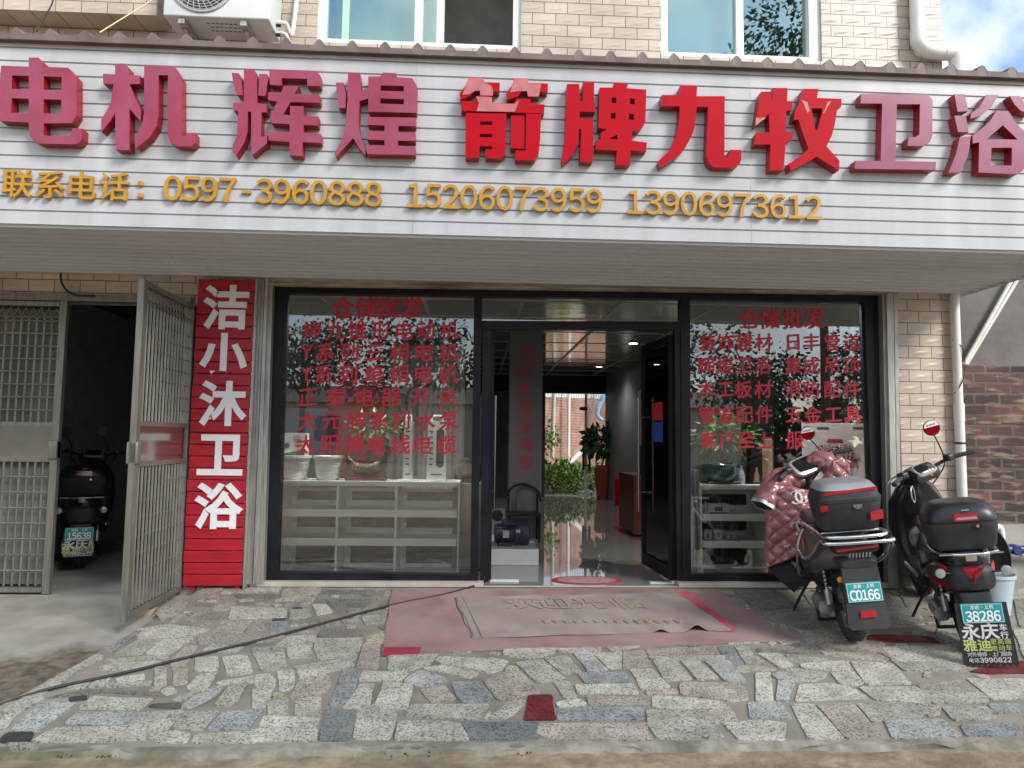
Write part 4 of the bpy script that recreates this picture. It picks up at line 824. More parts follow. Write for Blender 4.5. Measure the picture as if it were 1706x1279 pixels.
b = MB(); v0 = V((a1+.0, -.2, az+.02)); b.tube([v0, v0+V((.05, 0, 0)), v0+V((.08, .0, -.03)), v0+V((.085, .08, -.10)), v0+V((.06, .16, -.3))], .016, 8, smooth=5)
b.tube([v0+V((0, .02, .1)), v0+V((.06, .03, .1)), v0+V((.09, .1, .06)), v0+V((.10, .18, .5))], .018, 8, smooth=5); b.build('refrigerant_hose', M['pvc'], ac, smooth=40)
b = MB()
for dz in (.02, -.02): b.tube([V((a1, -.23, az+.03+dz*2)), V((a1+.035, -.23, az+.03+dz*2))], .014, 8)
b.build('valve', M['black'], ac, smooth=40)
def cable(pts, r, mt, name, label, smooth=8):
    o = MB().tube(pts, r, 8, smooth=smooth).build(name, mt, smooth=60); return tag(o, label, 'cable')
cable([P(96, -40, -.30), P(88, 2, -.33), P(75, 27, -.45), P(61, 52, -.62)], .0055, M['black'], 'black_cable', 'short black cable dropping past the tiled sill onto the awning roof')
cable([P(270, -12, -.3), P(250, 2, -.35), P(208, 28, -.5), P(166, 54, -.7)], .0045, nm('straw_cord', (.62, .58, .30), .6), 'yellow_cord', 'thin straw coloured cord slanting down beside the air conditioner')
cable([P(104, 450, -.03), P(101, 462, -.05), P(108, 480, -.06), P(126, 491, -.05), P(158, 493, -.04)], .008, M['black'], 'black_cable', 'bent black cable end sticking out of the tiles over the grille gate')
cd0 = [PA(813, 968, .012)+V((0, .03, 0)), PA(790, 976, .012), PA(735, 991, .014), PA(660, 1006, .014), PA(560, 1032, .013), PA(440, 1064, .012), PA(320, 1093, .012), PA(200, 1122, .012), PA(100, 1143, .012), PA(40, 1160, .006), PA(-40, 1190, -.03)]
cable(cd0, .0085, nm('rubber_cable', (.022, .022, .022), .55, var=.3), 'power_cable', 'long black power cable lying across the paving from the shop door to the lower left')

# ================================================================ carpets
M['carpet'] = nm('faded_red_carpet', (.30, .175, .16), .95, var=.28, vscale=3, tint=(.34, .265, .238), tscale=2.2, tamt=.9, bump=.5, bscale=180)
M['mat_grey'] = nm('dusty_mat', (.325, .275, .24), .95, var=.22, vscale=4, tint=(.325, .215, .195), tscale=2.2, tamt=.7, bump=.5, bscale=200)
M['bright_red_carpet'] = nm('bright_red_carpet', (.52, .055, .095), .95, var=.25, vscale=8, tint=(.42, .22, .21), tscale=5, tamt=.6, bump=.4, bscale=180)
def rug(c, th, nu, nv, ripple):
    a, b, d, e = c
    def top(u, v):
        p = (a*(1-u)+b*u)*(1-v)+(e*(1-u)+d*u)*v
        w_ = min(u, v, 1-u, 1-v); return p+V((.006*sin(17*v+3*u) if w_ < .001 and 0 < v < 1 else 0, .006*sin(23*u) if w_ < .001 and 0 < u < 1 else 0, th+ripple(u, v)))
    m = MB(); vs = [top(i/nu, j/nv) for j in range(nv+1) for i in range(nu+1)]
    fs = [(j*(nu+1)+i, j*(nu+1)+i+1, (j+1)*(nu+1)+i+1, (j+1)*(nu+1)+i) for j in range(nv) for i in range(nu)]
    rim = [i for i in range(nu)]+[j*(nu+1)+nu for j in range(nv)]+[nv*(nu+1)+i for i in range(nu, 0, -1)]+[j*(nu+1) for j in range(nv, 0, -1)]
    n0 = len(vs); vs += [vs[i]-V((0, 0, th)) for i in rim]
    for k in range(len(rim)): fs.append((rim[k], rim[(k+1) % len(rim)], n0+(k+1) % len(rim), n0+k))
    return m.add(vs, fs)
cc = [PA(653, 983), PA(1192, 983), PA(1328, 1069), PA(637, 1089)]
rg = thing('red_carpet', 'large faded pink red carpet laid on the paving at the shop entrance', 'carpet', tuple(cc[3]))
rug(cc, .012, 40, 16, lambda u, v: .003*sin(11*u+4*v)*sin(7*v)).build('pile', M['carpet'], rg, smooth=50)
MB().poly([PA(a, b, .016) for a, b in ((1122, 985), (1146, 984), (1226, 1046), (1222, 1052), (1190, 1051))], ex=(0, 0, .0012)).build('unfaded_strip', M['bright_red_carpet'], rg)
MB().poly([PA(a, b, .004) for a, b in ((640, 1080), (702, 1080), (697, 1090), (637, 1093))], ex=(0, 0, .009)).build('underlay_corner', nm('dark_red_underlay', (.28, .03, .045), .9, var=.2), rg)
mc = [PA(757, 996, .016), PA(1128, 988, .016), PA(1217, 1050, .016), PA(787, 1063, .016)]
mt_ = thing('door_mat', 'worn grey pink welcome mat with rubbed yellow characters, lying on the red carpet', 'mat', tuple(mc[3]))
def curl(u, v):
    z = .002*sin(9*u+5*v)
    if v > .8: z += .045*max(0, 1-abs(u-.865)/.045)*(v-.8)/.2 + .028*max(0, 1-abs(u-.72)/.035)*(v-.8)/.2
    return z
rug(mc, .006, 70, 16, curl).build('pile', M['mat_grey'], mt_, smooth=60)
b = MB(); exm = (mc[1]-mc[0]).normalized(); eym = (mc[0]-mc[3]).normalized()
for ch, px in zip('欢迎光临', (868, 920, 980, 1045)): put_glyph(b, ch, PA(px, 1004, .0275), .27, exm, eym, bold=-.012)
M['yellow_worn'] = nm('worn_yellow_print', (.42, .31, .12), .95, tint=(.335, .27, .24), tscale=14, tamt=3.)
b.build('print', M['yellow_worn'], mt_)
b = MB()
for i in range(14):
    px = 905+17*i; q = PA(px, 1035, .0272); b.tube([q+V((-.04, -.02, 0)), q+V((-.01, .035, 0)), q+V((.015, -.03, 0)), q+V((.04, .02, 0))], .004, 4, smooth=4)
b.build('print', M['yellow_worn'], mt_)
b = MB()
for k in (0, 1): b.tube([mc[0].lerp(mc[3], t)+V((.012+.05*k, 0, .007)) for t in (0, .33, .66, 1)], .0035, 5)
b.build('seam', nm('mat_binding', (.27, .185, .165), .9), mt_)

# ================================================================ brick wall of the neighbouring yard
YW = .55
nwl = thing('boundary_wall', 'dark red and black brick yard wall with grey plaster above, right of the tiled pier', 'wall', (5.5, YW, 0))
bx_0 = XR+.002; zb0, zb1 = P(1650, 872, YW).z, P(1650, 609, YW).z
def dark_brick():
    m = brick_mat('dark_brick', (.115, .045, .032), (.035, .023, .021), (.10, .083, .067), .235, .098, .014, .8, 1., warp=.035, streak=((.27, .19, .135), .7), relief=.5, cvar=.45, rscale=4.2)
    return m
M['dark_brick'] = dark_brick()
MB().box(bx_0, 11, YW, YW+.24, zb0, zb1).build('brickwork', M['dark_brick'], nwl)
M['plaster'] = nm('grey_plaster', (.15, .138, .128), .9, var=.25, vscale=2.5, bump=.8, bscale=9, detail=8)
pz1, pz2 = P(1640, 469, YW).z, P(1700, 420, YW).z; xst = P(1664, 465, YW).x
MB().box(bx_0, xst, YW+.01, YW+.23, zb1, pz1).build('plaster', M['plaster'], nwl)
MB().box(xst, 11, YW+.01, YW+.23, zb1, pz2+.5).build('plaster', M['plaster'], nwl)
MB().box(bx_0+.05, 11, YW-.12, YW+.24, -.3, zb0-.002).build('plinth', M['concrete'], nwl)
for k, (o0, o1) in enumerate((((1606, 607), (1694, 452)), ((1610, 607), (1703, 452)))):
    q = MB().tube([P(*o0, YW-.05), P(*o1, YW-.05)], .017, 10).build('wall_pipe', M['pvc'], smooth=40)
    tag(q, ('left one of the two slim conduit pipes slanting across the grey plaster', 'right one of the two slim conduit pipes slanting across the grey plaster')[k], 'pipe', 'slanting conduit pipes')
wm = thing('water_tap', 'blue water meter on a white pipe by the brick wall behind the black scooter', 'water meter', tuple(P(1690, 920, .3)))
b = MB(); b.tube([P(1652, 880, .35), P(1664, 878, .35), P(1668, 890, .35), P(1668, 912, .35)], .03, 12, smooth=5); b.tube([P(1700, 922, .35), P(1760, 925, .35)], .028, 12); b.build('pipe', M['pvc'], wm, smooth=40)
b = MB(); c = P(1690, 915, .33); b.lathe([(.035, -.04), (.045, -.03), (.045, .03), (.035, .04)], 18, at(c, Matrix.Rotation(pi/2, 4, 'X'))); b.tube([c-V((.1, 0, 0)), c+V((.1, 0, 0))], .035, 12); b.build('meter', nm('blue_meter', (.012, .035, .14), .4, var=.3), wm, smooth=40)

# bucket and the black basin behind the right scooter
pb = PA(1655, 1020)
bk_ = thing('bucket', 'pale blue grey plastic bucket standing behind the black scooter', 'bucket', tuple(pb))
b = MB(); prf = [(.105, 0), (.14, .26), (.15, .262), (.15, .285), (.143, .285), (.138, .27), (.104, .012), (0.001, .01)]
b.lathe(prf, 28, at(pb), caps=False); b.build('tub', nm('pale_blue_plastic', (.42, .50, .53), .4, var=.08), bk_, smooth=40)
b = MB(); b.tube([pb+V((.15*cos(a), .15*sin(a)*.9, .26-.05*sin(a))) for a in [pi+pi*k/12 for k in range(13)]], .004, 6); b.build('handle', M['chrome'], bk_, smooth=40)
b = MB(); b.rbox(-.03, .03, -.004, .004, -.05, .05, .003); b.v = [pb+V((-.09, -.10, .30))+v for v in b.v]; b.build('packet', nm('yellow_packet', (.5, .55, .08), .5), bk_)
c = P(1640, 935, -.02)
bs = thing('basin', 'large round black rubber basin leaning upright against the wall behind the black scooter', 'basin', (c.x, c.y, .0))
b = MB(); b.lathe([(.30, 0), (.315, .01), (.31, .03), (.26, .12), (.24, .13), (.001, .13)], 40, at((c.x+.02, c.y+.12, c.z+.02), Matrix.Rotation(R(82), 4, 'X') @ Matrix.Rotation(pi, 4, 'X')), caps=False); b.build('shell', M['rubber'], bs, smooth=50)
# ================================================================ things in the left window
def shelf(name, label, xs, zs, y0, y1, lip, th=.018):
    s = thing(name, label, 'display shelf', ((xs[0]+xs[-1])/2, y0, 0))
    for i, x in enumerate(xs): MB().box(x-th/2 if i else x, x+th/2 if i < len(xs)-1 else x, y0+.004 if 0 < i < len(xs)-1 else y0, y1, zs[0], zs[-1]).build('upright', M['shelf'], s)
    for j, z in enumerate(zs):
        b = MB(); h = lip if 0 < j < len(zs)-1 else .022
        for i in range(len(xs)-1): b.box(xs[i]+(th/2 if i else th), xs[i+1]-(th/2 if i < len(xs)-2 else th), y0+.002, y0+.018, z-h, z)
        b.box(xs[0]+th, xs[-1]-th, y0+.019, y1-.012, z-.018, z-.001) if 0 < j < len(zs)-1 else b.box(xs[0]-.004, xs[-1]+.004, y0-.006, y1, z+.0005, z+.018)
        b.build('shelf_board', M['shelf'], s)
    for i in range(len(xs)-1):
        for j in range(len(zs)-1):
            b = MB(); a0, a1, c0, c1 = xs[i]+.010, xs[i+1]-.010, zs[j]+.001, zs[j+1]-lip-.004
            b.box(a0, a0+.05, y1-.011, y1-.002, c0, c1); b.box(a1-.03, a1, y1-.011, y1-.002, c0, c1); b.box(a0+.05, a1-.03, y1-.011, y1-.002, c1-.03, c1); b.box(a0+.05, a1-.03, y1-.011, y1-.002, c0, c0+.05)
            d = b.build('back_door', M['shelf'], s)
            MB().box(a0+.05, a1-.03, y1-.007, y1-.004, c0+.05, c1-.03).build('door_glass', M['dark_glass'], d)
            MB().rbox(a0+.02, a0+.045, y1-.03, y1-.011, (c0+c1)/2-.015, (c0+c1)/2+.015, .006).build('hinge', M['chrome'], d)
    return s
YSH = .34
s_x = [P(464, 880, YSH).x, P(560.5, 880, YSH).x, P(658.5, 880, YSH).x, P(764, 880, YSH).x]
s_z = [.0, P(560, 897, YSH).z, P(560, 849, YSH).z, P(600, 805, YSH).z]
TZ = s_z[-1]+.018
shelf('display_shelf', 'wide cream nine hole display shelf behind the left window with flower pots on top', s_x, [.012, s_z[1], s_z[2], s_z[3]], YSH, YSH+.36, .058)
def on_shelf(px, dy=.14): p = P(px, 800, YSH+dy); return V((p.x, p.y, TZ))
for k, (px, lab) in enumerate(((492, 'white ribbed flower pot at the left end of the wide cream shelf, under the carton'), (546, 'white ribbed flower pot beside the bronze planter, holding nothing'))):
    o = on_shelf(px); f = thing('flower_pot', lab, 'flower pot', tuple(o), group='white ribbed flower pots')
    pf = [(.088, .0), (.09, .006)]; 
    for i in range(7): z = .012+.024*i; r = .092+.028*z/.2; pf += [(r, z), (r+.0035, z+.006), (r+.0035, z+.018), (r, z+.024)]
    pf += [(.124, .182), (.131, .186), (.131, .205), (.124, .207), (.117, .2), (.112, .17), (.001, .165)]
    b = MB(); b.lathe(pf, 32, at(o), caps=False); b.build('pot', M['white_gloss'], f, smooth=50)
o = on_shelf(489, .10); cb = thing('carton', 'white carton with green base and small print standing on a flower pot rim', 'box', (o.x, o.y, TZ+.2))
xa, xb2, z0, z1 = P(472, 740, .5).x, P(512, 740, .5).x, TZ+.208, P(490, 721, .5).z
b = MB(); b.box(xa, xb2, .42, .56, z0, z1); b.build('body', M['white_film'], cb)
b = MB(); b.poly([(xa, .4185, z0), (xb2, .4185, z0), (xb2, .4185, z0+.055), ((xa+xb2)/2, .4185, z0+.03), (xa, .4185, z0+.012)]); b.build('green_print', nm('green_print', (.02, .22, .06), .5), cb)
b = MB(); b.lathe([(.022, 0), (.001, .0005)], 20, at((xa+.055, .4178, z0+.085), Matrix.Rotation(pi/2, 4, 'X')), caps=False)
for i, w_ in enumerate((.05, .07, .06)): b.box(xb2-.10, xb2-.10+w_, .4175, .4182, z1-.03-.016*i, z1-.024-.016*i)
b.build('print', nm('blue_print', (.03, .10, .25), .5), cb)
b = MB(); b.lathe([(.04, 0), (.001, .0005)], 20, at((xb2-.055, .4172, z0+.085), Matrix.Diagonal((1, 1, .35, 1)) @ Matrix.Rotation(pi/2, 4, 'X')), caps=False); b.build('badge', nm('orange_badge', (.6, .25, .02), .5), cb)
# bronze planter on a red stand
o = on_shelf(610, .12); pt = thing('planter', 'dark bronze dragon boat planter on a red wooden stand in the left window', 'planter', tuple(o))
MB().rbox(o.x-.17, o.x+.17, o.y-.08, o.y+.08, TZ, TZ+.028, .008).build('stand', M['wood_red'], pt, smooth=40)
M['bronze'] = nm('dark_bronze', (.045, .032, .022), .32, .6, var=.5, vscale=20, bump=.6, bscale=45)
rings = []
for i in range(13):
    t = i/12; x = -.175+.35*t; e = abs(2*t-1); hw = .085*sqrt(max(.03, 1-e**2.4)); zt = .16+.10*e**3; zb = .03+.075*e**2
    rings.append([V((o.x+x, o.y+hw*cos(a)*(1 if sin(a) > 0 else .75), TZ+((zb+zt)/2+(zt-zb)/2*sin(a)))) for a in [2*pi*k/14 for k in range(14)]])
b = MB(); b.loft(rings); b.tube([(o.x+.165, o.y, TZ+.22), (o.x+.19, o.y, TZ+.26), (o.x+.165, o.y, TZ+.30), (o.x+.14, o.y-.01, TZ+.29)], [.03, .028, .024, .008], 8, smooth=4); b.tube([(o.x-.165, o.y, TZ+.22), (o.x-.2, o.y, TZ+.25), (o.x-.18, o.y, TZ+.28)], [.022, .018, .004], 8, smooth=4)
b.build('bowl', M['bronze'], pt, smooth=60)
b = MB(); put_text(b, '吉祥如意', (o.x, o.y-.080, TZ+.125), .06, .062, multi=.01); b.build('lettering', nm('gilt', (.40, .30, .12), .5), pt)
def leaf_cloud(b, c, rad, n, size, rnd, droop=.3, up=V((0, 0, 1))):
    for i in range(n):
        d = V((rnd.gauss(0, 1), rnd.gauss(0, 1), rnd.gauss(0, .8))).normalized(); p = V(c)+V((d.x*rad[0], d.y*rad[1], d.z*rad[2]))*rnd.random()**.4
        t = (d+V((rnd.uniform(-.6, .6), rnd.uniform(-.6, .6), rnd.uniform(-.6, .4)-droop))).normalized(); s = t.cross(V((rnd.uniform(-1, 1), rnd.uniform(-1, 1), rnd.uniform(-.3, 1)))).normalized(); L = size*rnd.uniform(.6, 1.3); W_ = L*.28
        nn = t.cross(s)*L*.12
        b.add([p, p+t*L*.45+s*W_+nn, p+t*L, p+t*L*.45-s*W_+nn], [(0, 1, 2), (0, 2, 3)])
def potted_plant(name, label, c, rad, n, size, seed, stem_from=None, mt='green'):
    f = thing(name, label, 'plant', tuple(stem_from or c)); rnd_ = random.Random(seed)
    b = MB(); leaf_cloud(b, c, rad, n, size, rnd_); b.build('foliage', M[mt], f, recalc=False)
    b = MB(); s0 = V(stem_from) if stem_from else V(c)-V((0, 0, rad[2]*1.6))
    for k in range(5): b.tube([s0, s0.lerp(V(c), .5)+V((rnd_.uniform(-.03, .03), rnd_.uniform(-.03, .03), 0)), V(c)+V((rnd_.uniform(-.6, .6)*rad[0], rnd_.uniform(-.6, .6)*rad[1], rnd_.uniform(-.2, .5)*rad[2]))], .005, 5, smooth=4)
    b.build('stem', M['trunk'], f, smooth=60); return f
potted_plant('potted_plant', 'leafy green plant rising out of the bronze planter behind the red lettering', (o.x+.06, o.y+.05, TZ+.46), (.26, .10, .13), 150, .075, 5, (o.x, o.y+.02, TZ+.14))
# two white tall stands with oval openings
for px, w_, lab, sd in ((679, .075, 'narrow white upright appliance on a round foot, left of the one with the oval opening', 1), (727, .17, 'white upright appliance with a tall dark oval opening, standing on a round foot', 0)):
    o = on_shelf(px, .10); f = thing('display_stand', lab, 'display stand', tuple(o), group='white upright appliances on the shelf')
    MB().lathe([(.092, 0), (.095, .004), (.092, .016), (.001, .018)], 32, at(o), caps=False).build('base', M['white_gloss'], f, smooth=40)
    H = .52; hw = w_/2; b = MB(); out = [V((o.x-hw, o.y-.03, TZ+.018)), V((o.x+hw, o.y-.03, TZ+.018)), V((o.x+hw*.9, o.y-.03, TZ+H-.02)), V((o.x+hw*.7, o.y-.03, TZ+H)), V((o.x-hw*.7, o.y-.03, TZ+H)), V((o.x-hw*.9, o.y-.03, TZ+H-.02))]
    ov = []
    if not sd: ov = [[V((o.x+.028+.034*cos(a), o.y-.03, TZ+(.15 if sin(a) < 0 else .42)+.035*sin(a))) for a in [2*pi*k/20 for k in range(20)]]]
    b.poly(out, ov, ex=(0, .06 if not sd else .14, 0)); b.build('body', M['white_gloss'], f)
    if not sd: MB().poly([V((v.x, o.y+.012, v.z)) for v in ov[0]], ex=(0, .01, 0)).build('dark_inset', M['dark_glass'], f)
    b = MB(); b.tube([(o.x-hw*.55, o.y, TZ+H-.005), (o.x-hw*.5, o.y, TZ+H+.04), (o.x+hw*.5, o.y, TZ+H+.04), (o.x+hw*.55, o.y, TZ+H-.005)], .008, 8, smooth=4); b.build('carry_handle', M['white_gloss'], f, smooth=40)
    b = MB()
    for i in range(7):
        x = o.x-(.05 if not sd else .004); b.box(x-.016, x+.016, o.y-.0315, o.y-.0303, TZ+.14+.047*i, TZ+.152+.047*i)
    b.box(o.x-hw*.6, o.x+hw*.6, o.y-.0315, o.y-.0303, TZ+.055, TZ+.064); b.build('print', M['black'], f)
# glass jar on a grey cabinet at the right of the left window
p = P(768, 800, .7); cbn = thing('cabinet', 'plain light grey cabinet standing behind the right end of the wide shelf', 'cabinet', (p.x, .85, 0))
b = MB(); b.rbox(p.x-.07, p.x+.19, .66, 1.15, .02, TZ-.03, .006); b.build('body', M['grey_wall'], cbn); MB().box(p.x-.06, p.x+.18, .67, 1.14, 0, .02).build('plinth', M['black'], cbn)
vs_ = thing('glass_vase', 'dark glass wine jar on the grey cabinet in the left window', 'vase', (p.x+.03, .80, TZ-.03)); b = MB(); b.lathe([(.07, 0), (.095, .04), (.10, .10), (.06, .17), (.045, .19), (.05, .21), (.03, .22), (.001, .225)], 24, at((p.x+.03, .80, TZ-.03)), caps=False); b.build('body', nm('dark_jar_glass', (.10, .08, .07), .08, .2, var=.5, vscale=10), vs_, smooth=60)
# curtain and an added dark red panel imitating a maroon glass reflection further in
cu_ = MB(); x0, x1 = P(585, 640, 2.2).x, P(775, 640, 2.2).x; curtain(cu_, x0, x1, 2.2, .05, P(650, 575, 2.2).z, .03, 11)
ct = cu_.build('curtain', nm('grey_curtain', (.38, .37, .35), .8, var=.1, vscale=3), smooth=60); tag(ct, 'pale grey pleated curtain hanging inside behind the left window', 'curtain')
p = P(530, 760, 1.6); rc = thing('reflection_panel', 'added dark red panel standing in for a maroon reflection in the left window', 'banner', (p.x, 1.6, 0))
MB().box(P(555, 700, 1.6).x, P(640, 700, 1.6).x, 1.6, 1.61, .08, P(600, 560, 1.6).z).build('red_sheet', nm('deep_red_sheet', (.14, .012, .022), .8, var=.3), rc); MB().rbox(P(550, 700, 1.6).x, P(645, 700, 1.6).x, 1.52, 1.68, 0, .08, .02).build('base', M['steel'], rc)
wcn = thing('storage_cabinet', 'tall dark blue grey cabinet standing inside behind the white flower pots', 'cabinet', (P(505, 700, 1.2).x, 1.3, 0))
b = MB(); b.rbox(P(470, 700, 1.2).x-.3, P(545, 700, 1.2).x, 1.2, 1.7, 0, 1.45, .01); b.build('body', nm('dark_blue_cabinet', (.03, .04, .06), .4), wcn); b = MB(); b.box(P(470, 700, 1.2).x, P(470, 700, 1.2).x+.012, 1.185, 1.199, .5, .9); b.build('handle', M['chrome'], wcn)

# ================================================================ seen through the door
YPD = P(870, 942, 0); pf = thing('platform', 'low white marble platform carrying the electric motor inside the left of the doorway', 'platform', (P(855, 930, .85).x, 1.3, 0))
yf = PZ(860, 942, 0).y; zt = P(860, 915, yf).z; xa, xb2 = P(790, 925, yf).x, P(897.5, 925, yf).x
MB().rbox(xa, xb2, yf, yf+1.2, 0, zt, .006).build('block', nm('white_marble', (.62, .61, .60), .15, var=.06, vscale=2, tint=(.35, .35, .36), tscale=1.5, tamt=.5), pf)
mo = thing('electric_motor', 'dark blue finned electric motor lying on the white marble platform', 'motor', (P(853, 905, yf+.2).x, yf+.25, zt))
c = V((P(853, 890, yf+.2).x, yf+.24, zt+.115)); b = MB()
b.lathe([(.075, -.17), (.085, -.165), (.085, .02), (.10, .025), (.10, .09), (.105, .10), (.105, .16), (.07, .175), (.001, .176)], 28, at(c, AX_X), caps=False); b.lathe([(.001, -.171), (.075, -.17)], 28, at(c, AX_X), caps=False)
for k in range(18): a = 2*pi*k/18; q = c+V((0, .083*cos(a), .083*sin(a))); b.bar(q+V((-.15, 0, 0)), q+V((.015, 0, 0)), .006, .02, up=(0, cos(a), sin(a)))
M['motor_blue'] = nm('motor_blue', (.018, .024, .042), .45, var=.3)
b.build('housing', M['motor_blue'], mo, smooth=40)
b = MB(); b.rbox(c.x-.14, c.x+.0, c.y-.07, c.y+.07, zt, zt+.035, .005); b.rbox(c.x-.10, c.x+.0, c.y-.05, c.y+.05, c.z+.08, c.z+.13, .008); b.build('foot', M['motor_blue'], mo)
b = MB(); b.box(c.x+.035, c.x+.075, c.y-.1035, c.y-.1005, c.z+.02, c.z+.05); b.box(c.x-.09, c.x-.03, c.y-.096, c.y-.093, c.z-.03, c.z+.04); b.build('name_plate', nm('plate_grey', (.35, .36, .37), .4), mo)
yb = yf+.75
bn = thing('banner_column', 'grey pillar banner with a column of dull red characters inside the doorway', 'banner', (P(875, 850, yb).x, yb, zt))
xa, xb2 = P(848.5, 720, yb).x, P(903, 720, yb).x
MB().box(xa, xb2, yb, yb+.3, zt, P(875, 546, yb).z).build('pillar', nm('mauve_grey_panel', (.085, .075, .085), .5), bn)
for i, ch in enumerate('保利管道欢迎您'):
    b = MB(); p = P(876, 588+30.2*i, yb-.003); put_glyph(b, ch, (p.x, yb-.004, p.z), .155, ext=.002, multi=.016); b.build('lettering', nm('dull_red', (.26, .02, .035), .5) if i == 0 else bpy.data.materials['dull_red'], bn)
p = P(872, 860, yf+.55); cx_, cy_ = p.x, yf+.55; chn = thing('wooden_chair', 'dark round backed wooden armchair on the platform in front of the banner', 'chair', (cx_, cy_, zt))
MB().rbox(cx_-.17, cx_+.17, cy_-.15, cy_+.15, zt+.26, zt+.29, .008).build('seat', M['black_alu'], chn)
for sx in (-1, 1):
    for sy in (-1, 1): MB().tube([(cx_+sx*.15, cy_+sy*.13, zt), (cx_+sx*.15, cy_+sy*.13, zt+(.26 if sy < 0 else .47))], .012, 8).build('leg', M['black_alu'], chn)
b = MB(); b.tube([(cx_-.16, cy_-.13, zt+.42), (cx_-.16, cy_+.05, zt+.48), (cx_-.09, cy_+.15, zt+.54), (cx_, cy_+.17, zt+.56), (cx_+.09, cy_+.15, zt+.54), (cx_+.16, cy_+.05, zt+.48), (cx_+.16, cy_-.13, zt+.42)], .013, 8, smooth=5); b.build('back_rail', M['black_alu'], chn, smooth=60)
# white speaker box left of the banner, round medallion, cabinets at the right
p = P(828, 850, yf+1.1); sp = thing('loudspeaker', 'white boxed loudspeaker on the marble platform at the left of the banner', 'speaker', (p.x, yf+1.1, zt)); b = MB(); b.rbox(p.x-.09, p.x+.09, yf+1.02, yf+1.2, zt, P(828, 848, yf+1.1).z, .01); b.build('box', M['grey_wall'], sp)
b = MB(); b.lathe([(.06, 0), (.05, -.01), (.001, -.012)], 20, at((p.x, yf+1.019, zt+.2), Matrix.Rotation(-pi/2, 4, 'X')), caps=False); b.build('cone', M['black'], sp)
pc = PZ(978, 966.5, .002); md = thing('round_mat', 'round red and white entrance mat just inside the doorway', 'mat', tuple(pc))
rx = (PZ(1036, 966, .002)-PZ(920, 966, .002)).length/2
MB().lathe([(rx*.84, .004), (rx, .004), (rx+.004, .0005)], 48, at(pc, Matrix.Diagonal((1, .55, 1, 1))), caps=False).build('red_rim', nm('red_mat', (.42, .02, .03), .7, var=.15), md)
MB().lathe([(rx*.84, .0035), (.001, .0035)], 48, at(pc, Matrix.Diagonal((1, .55, 1, 1))), caps=False).build('centre', nm('mat_centre', (.45, .30, .29), .7, var=.3, vscale=14, tint=(.12, .10, .10), tscale=14, tamt=.9), md)
pcb = PZ(1056, 895, 0); cbr = thing('reception_cabinet', 'red brown wooden cabinet at the right inside the doorway', 'cabinet', tuple(pcb))
hz = P(1056, 795, pcb.y).z; xa, xb2 = pcb.x, pcb.x+.32
MB().rbox(xa, xb2, pcb.y, pcb.y+.9, 0.03, hz, .008).build('body', M['wood_red'], cbr); MB().box(xa-.01, xb2+.01, pcb.y-.01, pcb.y+.91, hz, hz+.025).build('top', M['wood_red'], cbr)
b = MB(); b.box(xa+.15, xa+.165, pcb.y-.012, pcb.y, .3, hz-.2); b.build('handle', M['chrome'], cbr)
b = MB(); q = P(1068, 775, pcb.y+.3); mon = thing('monitor', 'black monitor standing on the red brown cabinet inside the doorway', 'monitor', (q.x, pcb.y+.3, hz+.025)); MB().rbox(q.x-.06, q.x+.1, pcb.y+.2, pcb.y+.26, hz+.06, hz+.40, .01).build('screen', M['black'], mon); MB().rbox(q.x-.04, q.x+.06, pcb.y+.18, pcb.y+.32, hz+.025, hz+.06, .008).build('foot', M['black'], mon)
wb = thing('wall_board', 'pale grey notice board on the partition at the right inside the shop', 'board', (2.61, 5.5, 1.2)); ya_, yb_ = 4.2, 5.6
MB().box(2.600, 2.618, ya_, yb_, .95, 1.95).build('panel', nm('pale_board', (.50, .51, .52), .4), wb); MB().box(2.596, 2.619, ya_, yb_, 1.951, 1.99).build('rail', M['white_film'], wb)
fe = thing('fire_extinguisher', 'small red fire extinguisher standing by the back doorway', 'fire extinguisher', tuple(PZ(1032, 845, 0))); p = PZ(1032, 842, 0)
b = MB(); b.lathe([(.08, 0), (.085, .02), (.085, .45), (.05, .52), (.02, .54), (.001, .54)], 20, at(p), caps=False); b.build('cylinder', M['red'], fe, smooth=50); b = MB(); b.tube([p+V((0, 0, .54)), p+V((0, 0, .6)), p+V((.1, 0, .62))], .012, 8); b.build('valve', M['black'], fe)
# the back doorway: glass door post, vase with plant
pst = thing('glass_door', 'frameless glass back door standing half open with black bar handles', 'door', (P(975, 740, YB-.1).x, YB-.1, 0))
xp = P(976, 740, YB-.1).x
MB().box(xp-.02, bx1-.01, YB-.10, YB-.09, .03, bz-.03).build('glass', M['glass'], pst); MB().box(xp-.025, xp+.02, YB-.115, YB-.075, .0, bz-.01).build('post', M['white_paint'], pst)
for dx in (-.06, .07):
    b = MB(); za, zb_ = P(975, 783, YB).z, P(975, 728, YB).z; b.tube([(xp+dx, YB-.17, za), (xp+dx, YB-.17, zb_)], .022, 8); b.tube([(xp+dx, YB-.17, za+.1), (xp, YB-.1, za+.1)], .014, 8); b.tube([(xp+dx, YB-.17, zb_-.1), (xp, YB-.1, zb_-.1)], .014, 8); b.build('handle', M['black'], pst)
MB().rbox(xp-.14, xp+.02, YB-.2, YB-.12, P(970, 684, YB).z, P(970, 680, YB).z+.02, .006).build('door_closer', M['black'], pst)
pv = PZ(1000, 829, 0)+V((0, -.25, 0)); va = thing('floor_vase', 'tall red brown tapered floor vase by the back doorway', 'vase', tuple(pv)); hv = P(1000, 775, pv.y).z
b = MB(); b.lathe([(.11, 0), (.12, .02), (.17, hv*.7), (.18, hv*.92), (.14, hv), (.12, hv-.02), (.001, hv-.03)], 8, at(pv, Matrix.Rotation(.4, 4, 'Z')), caps=False); b.build('body', nm('glazed_red_brown', (.28, .06, .03), .25), va)
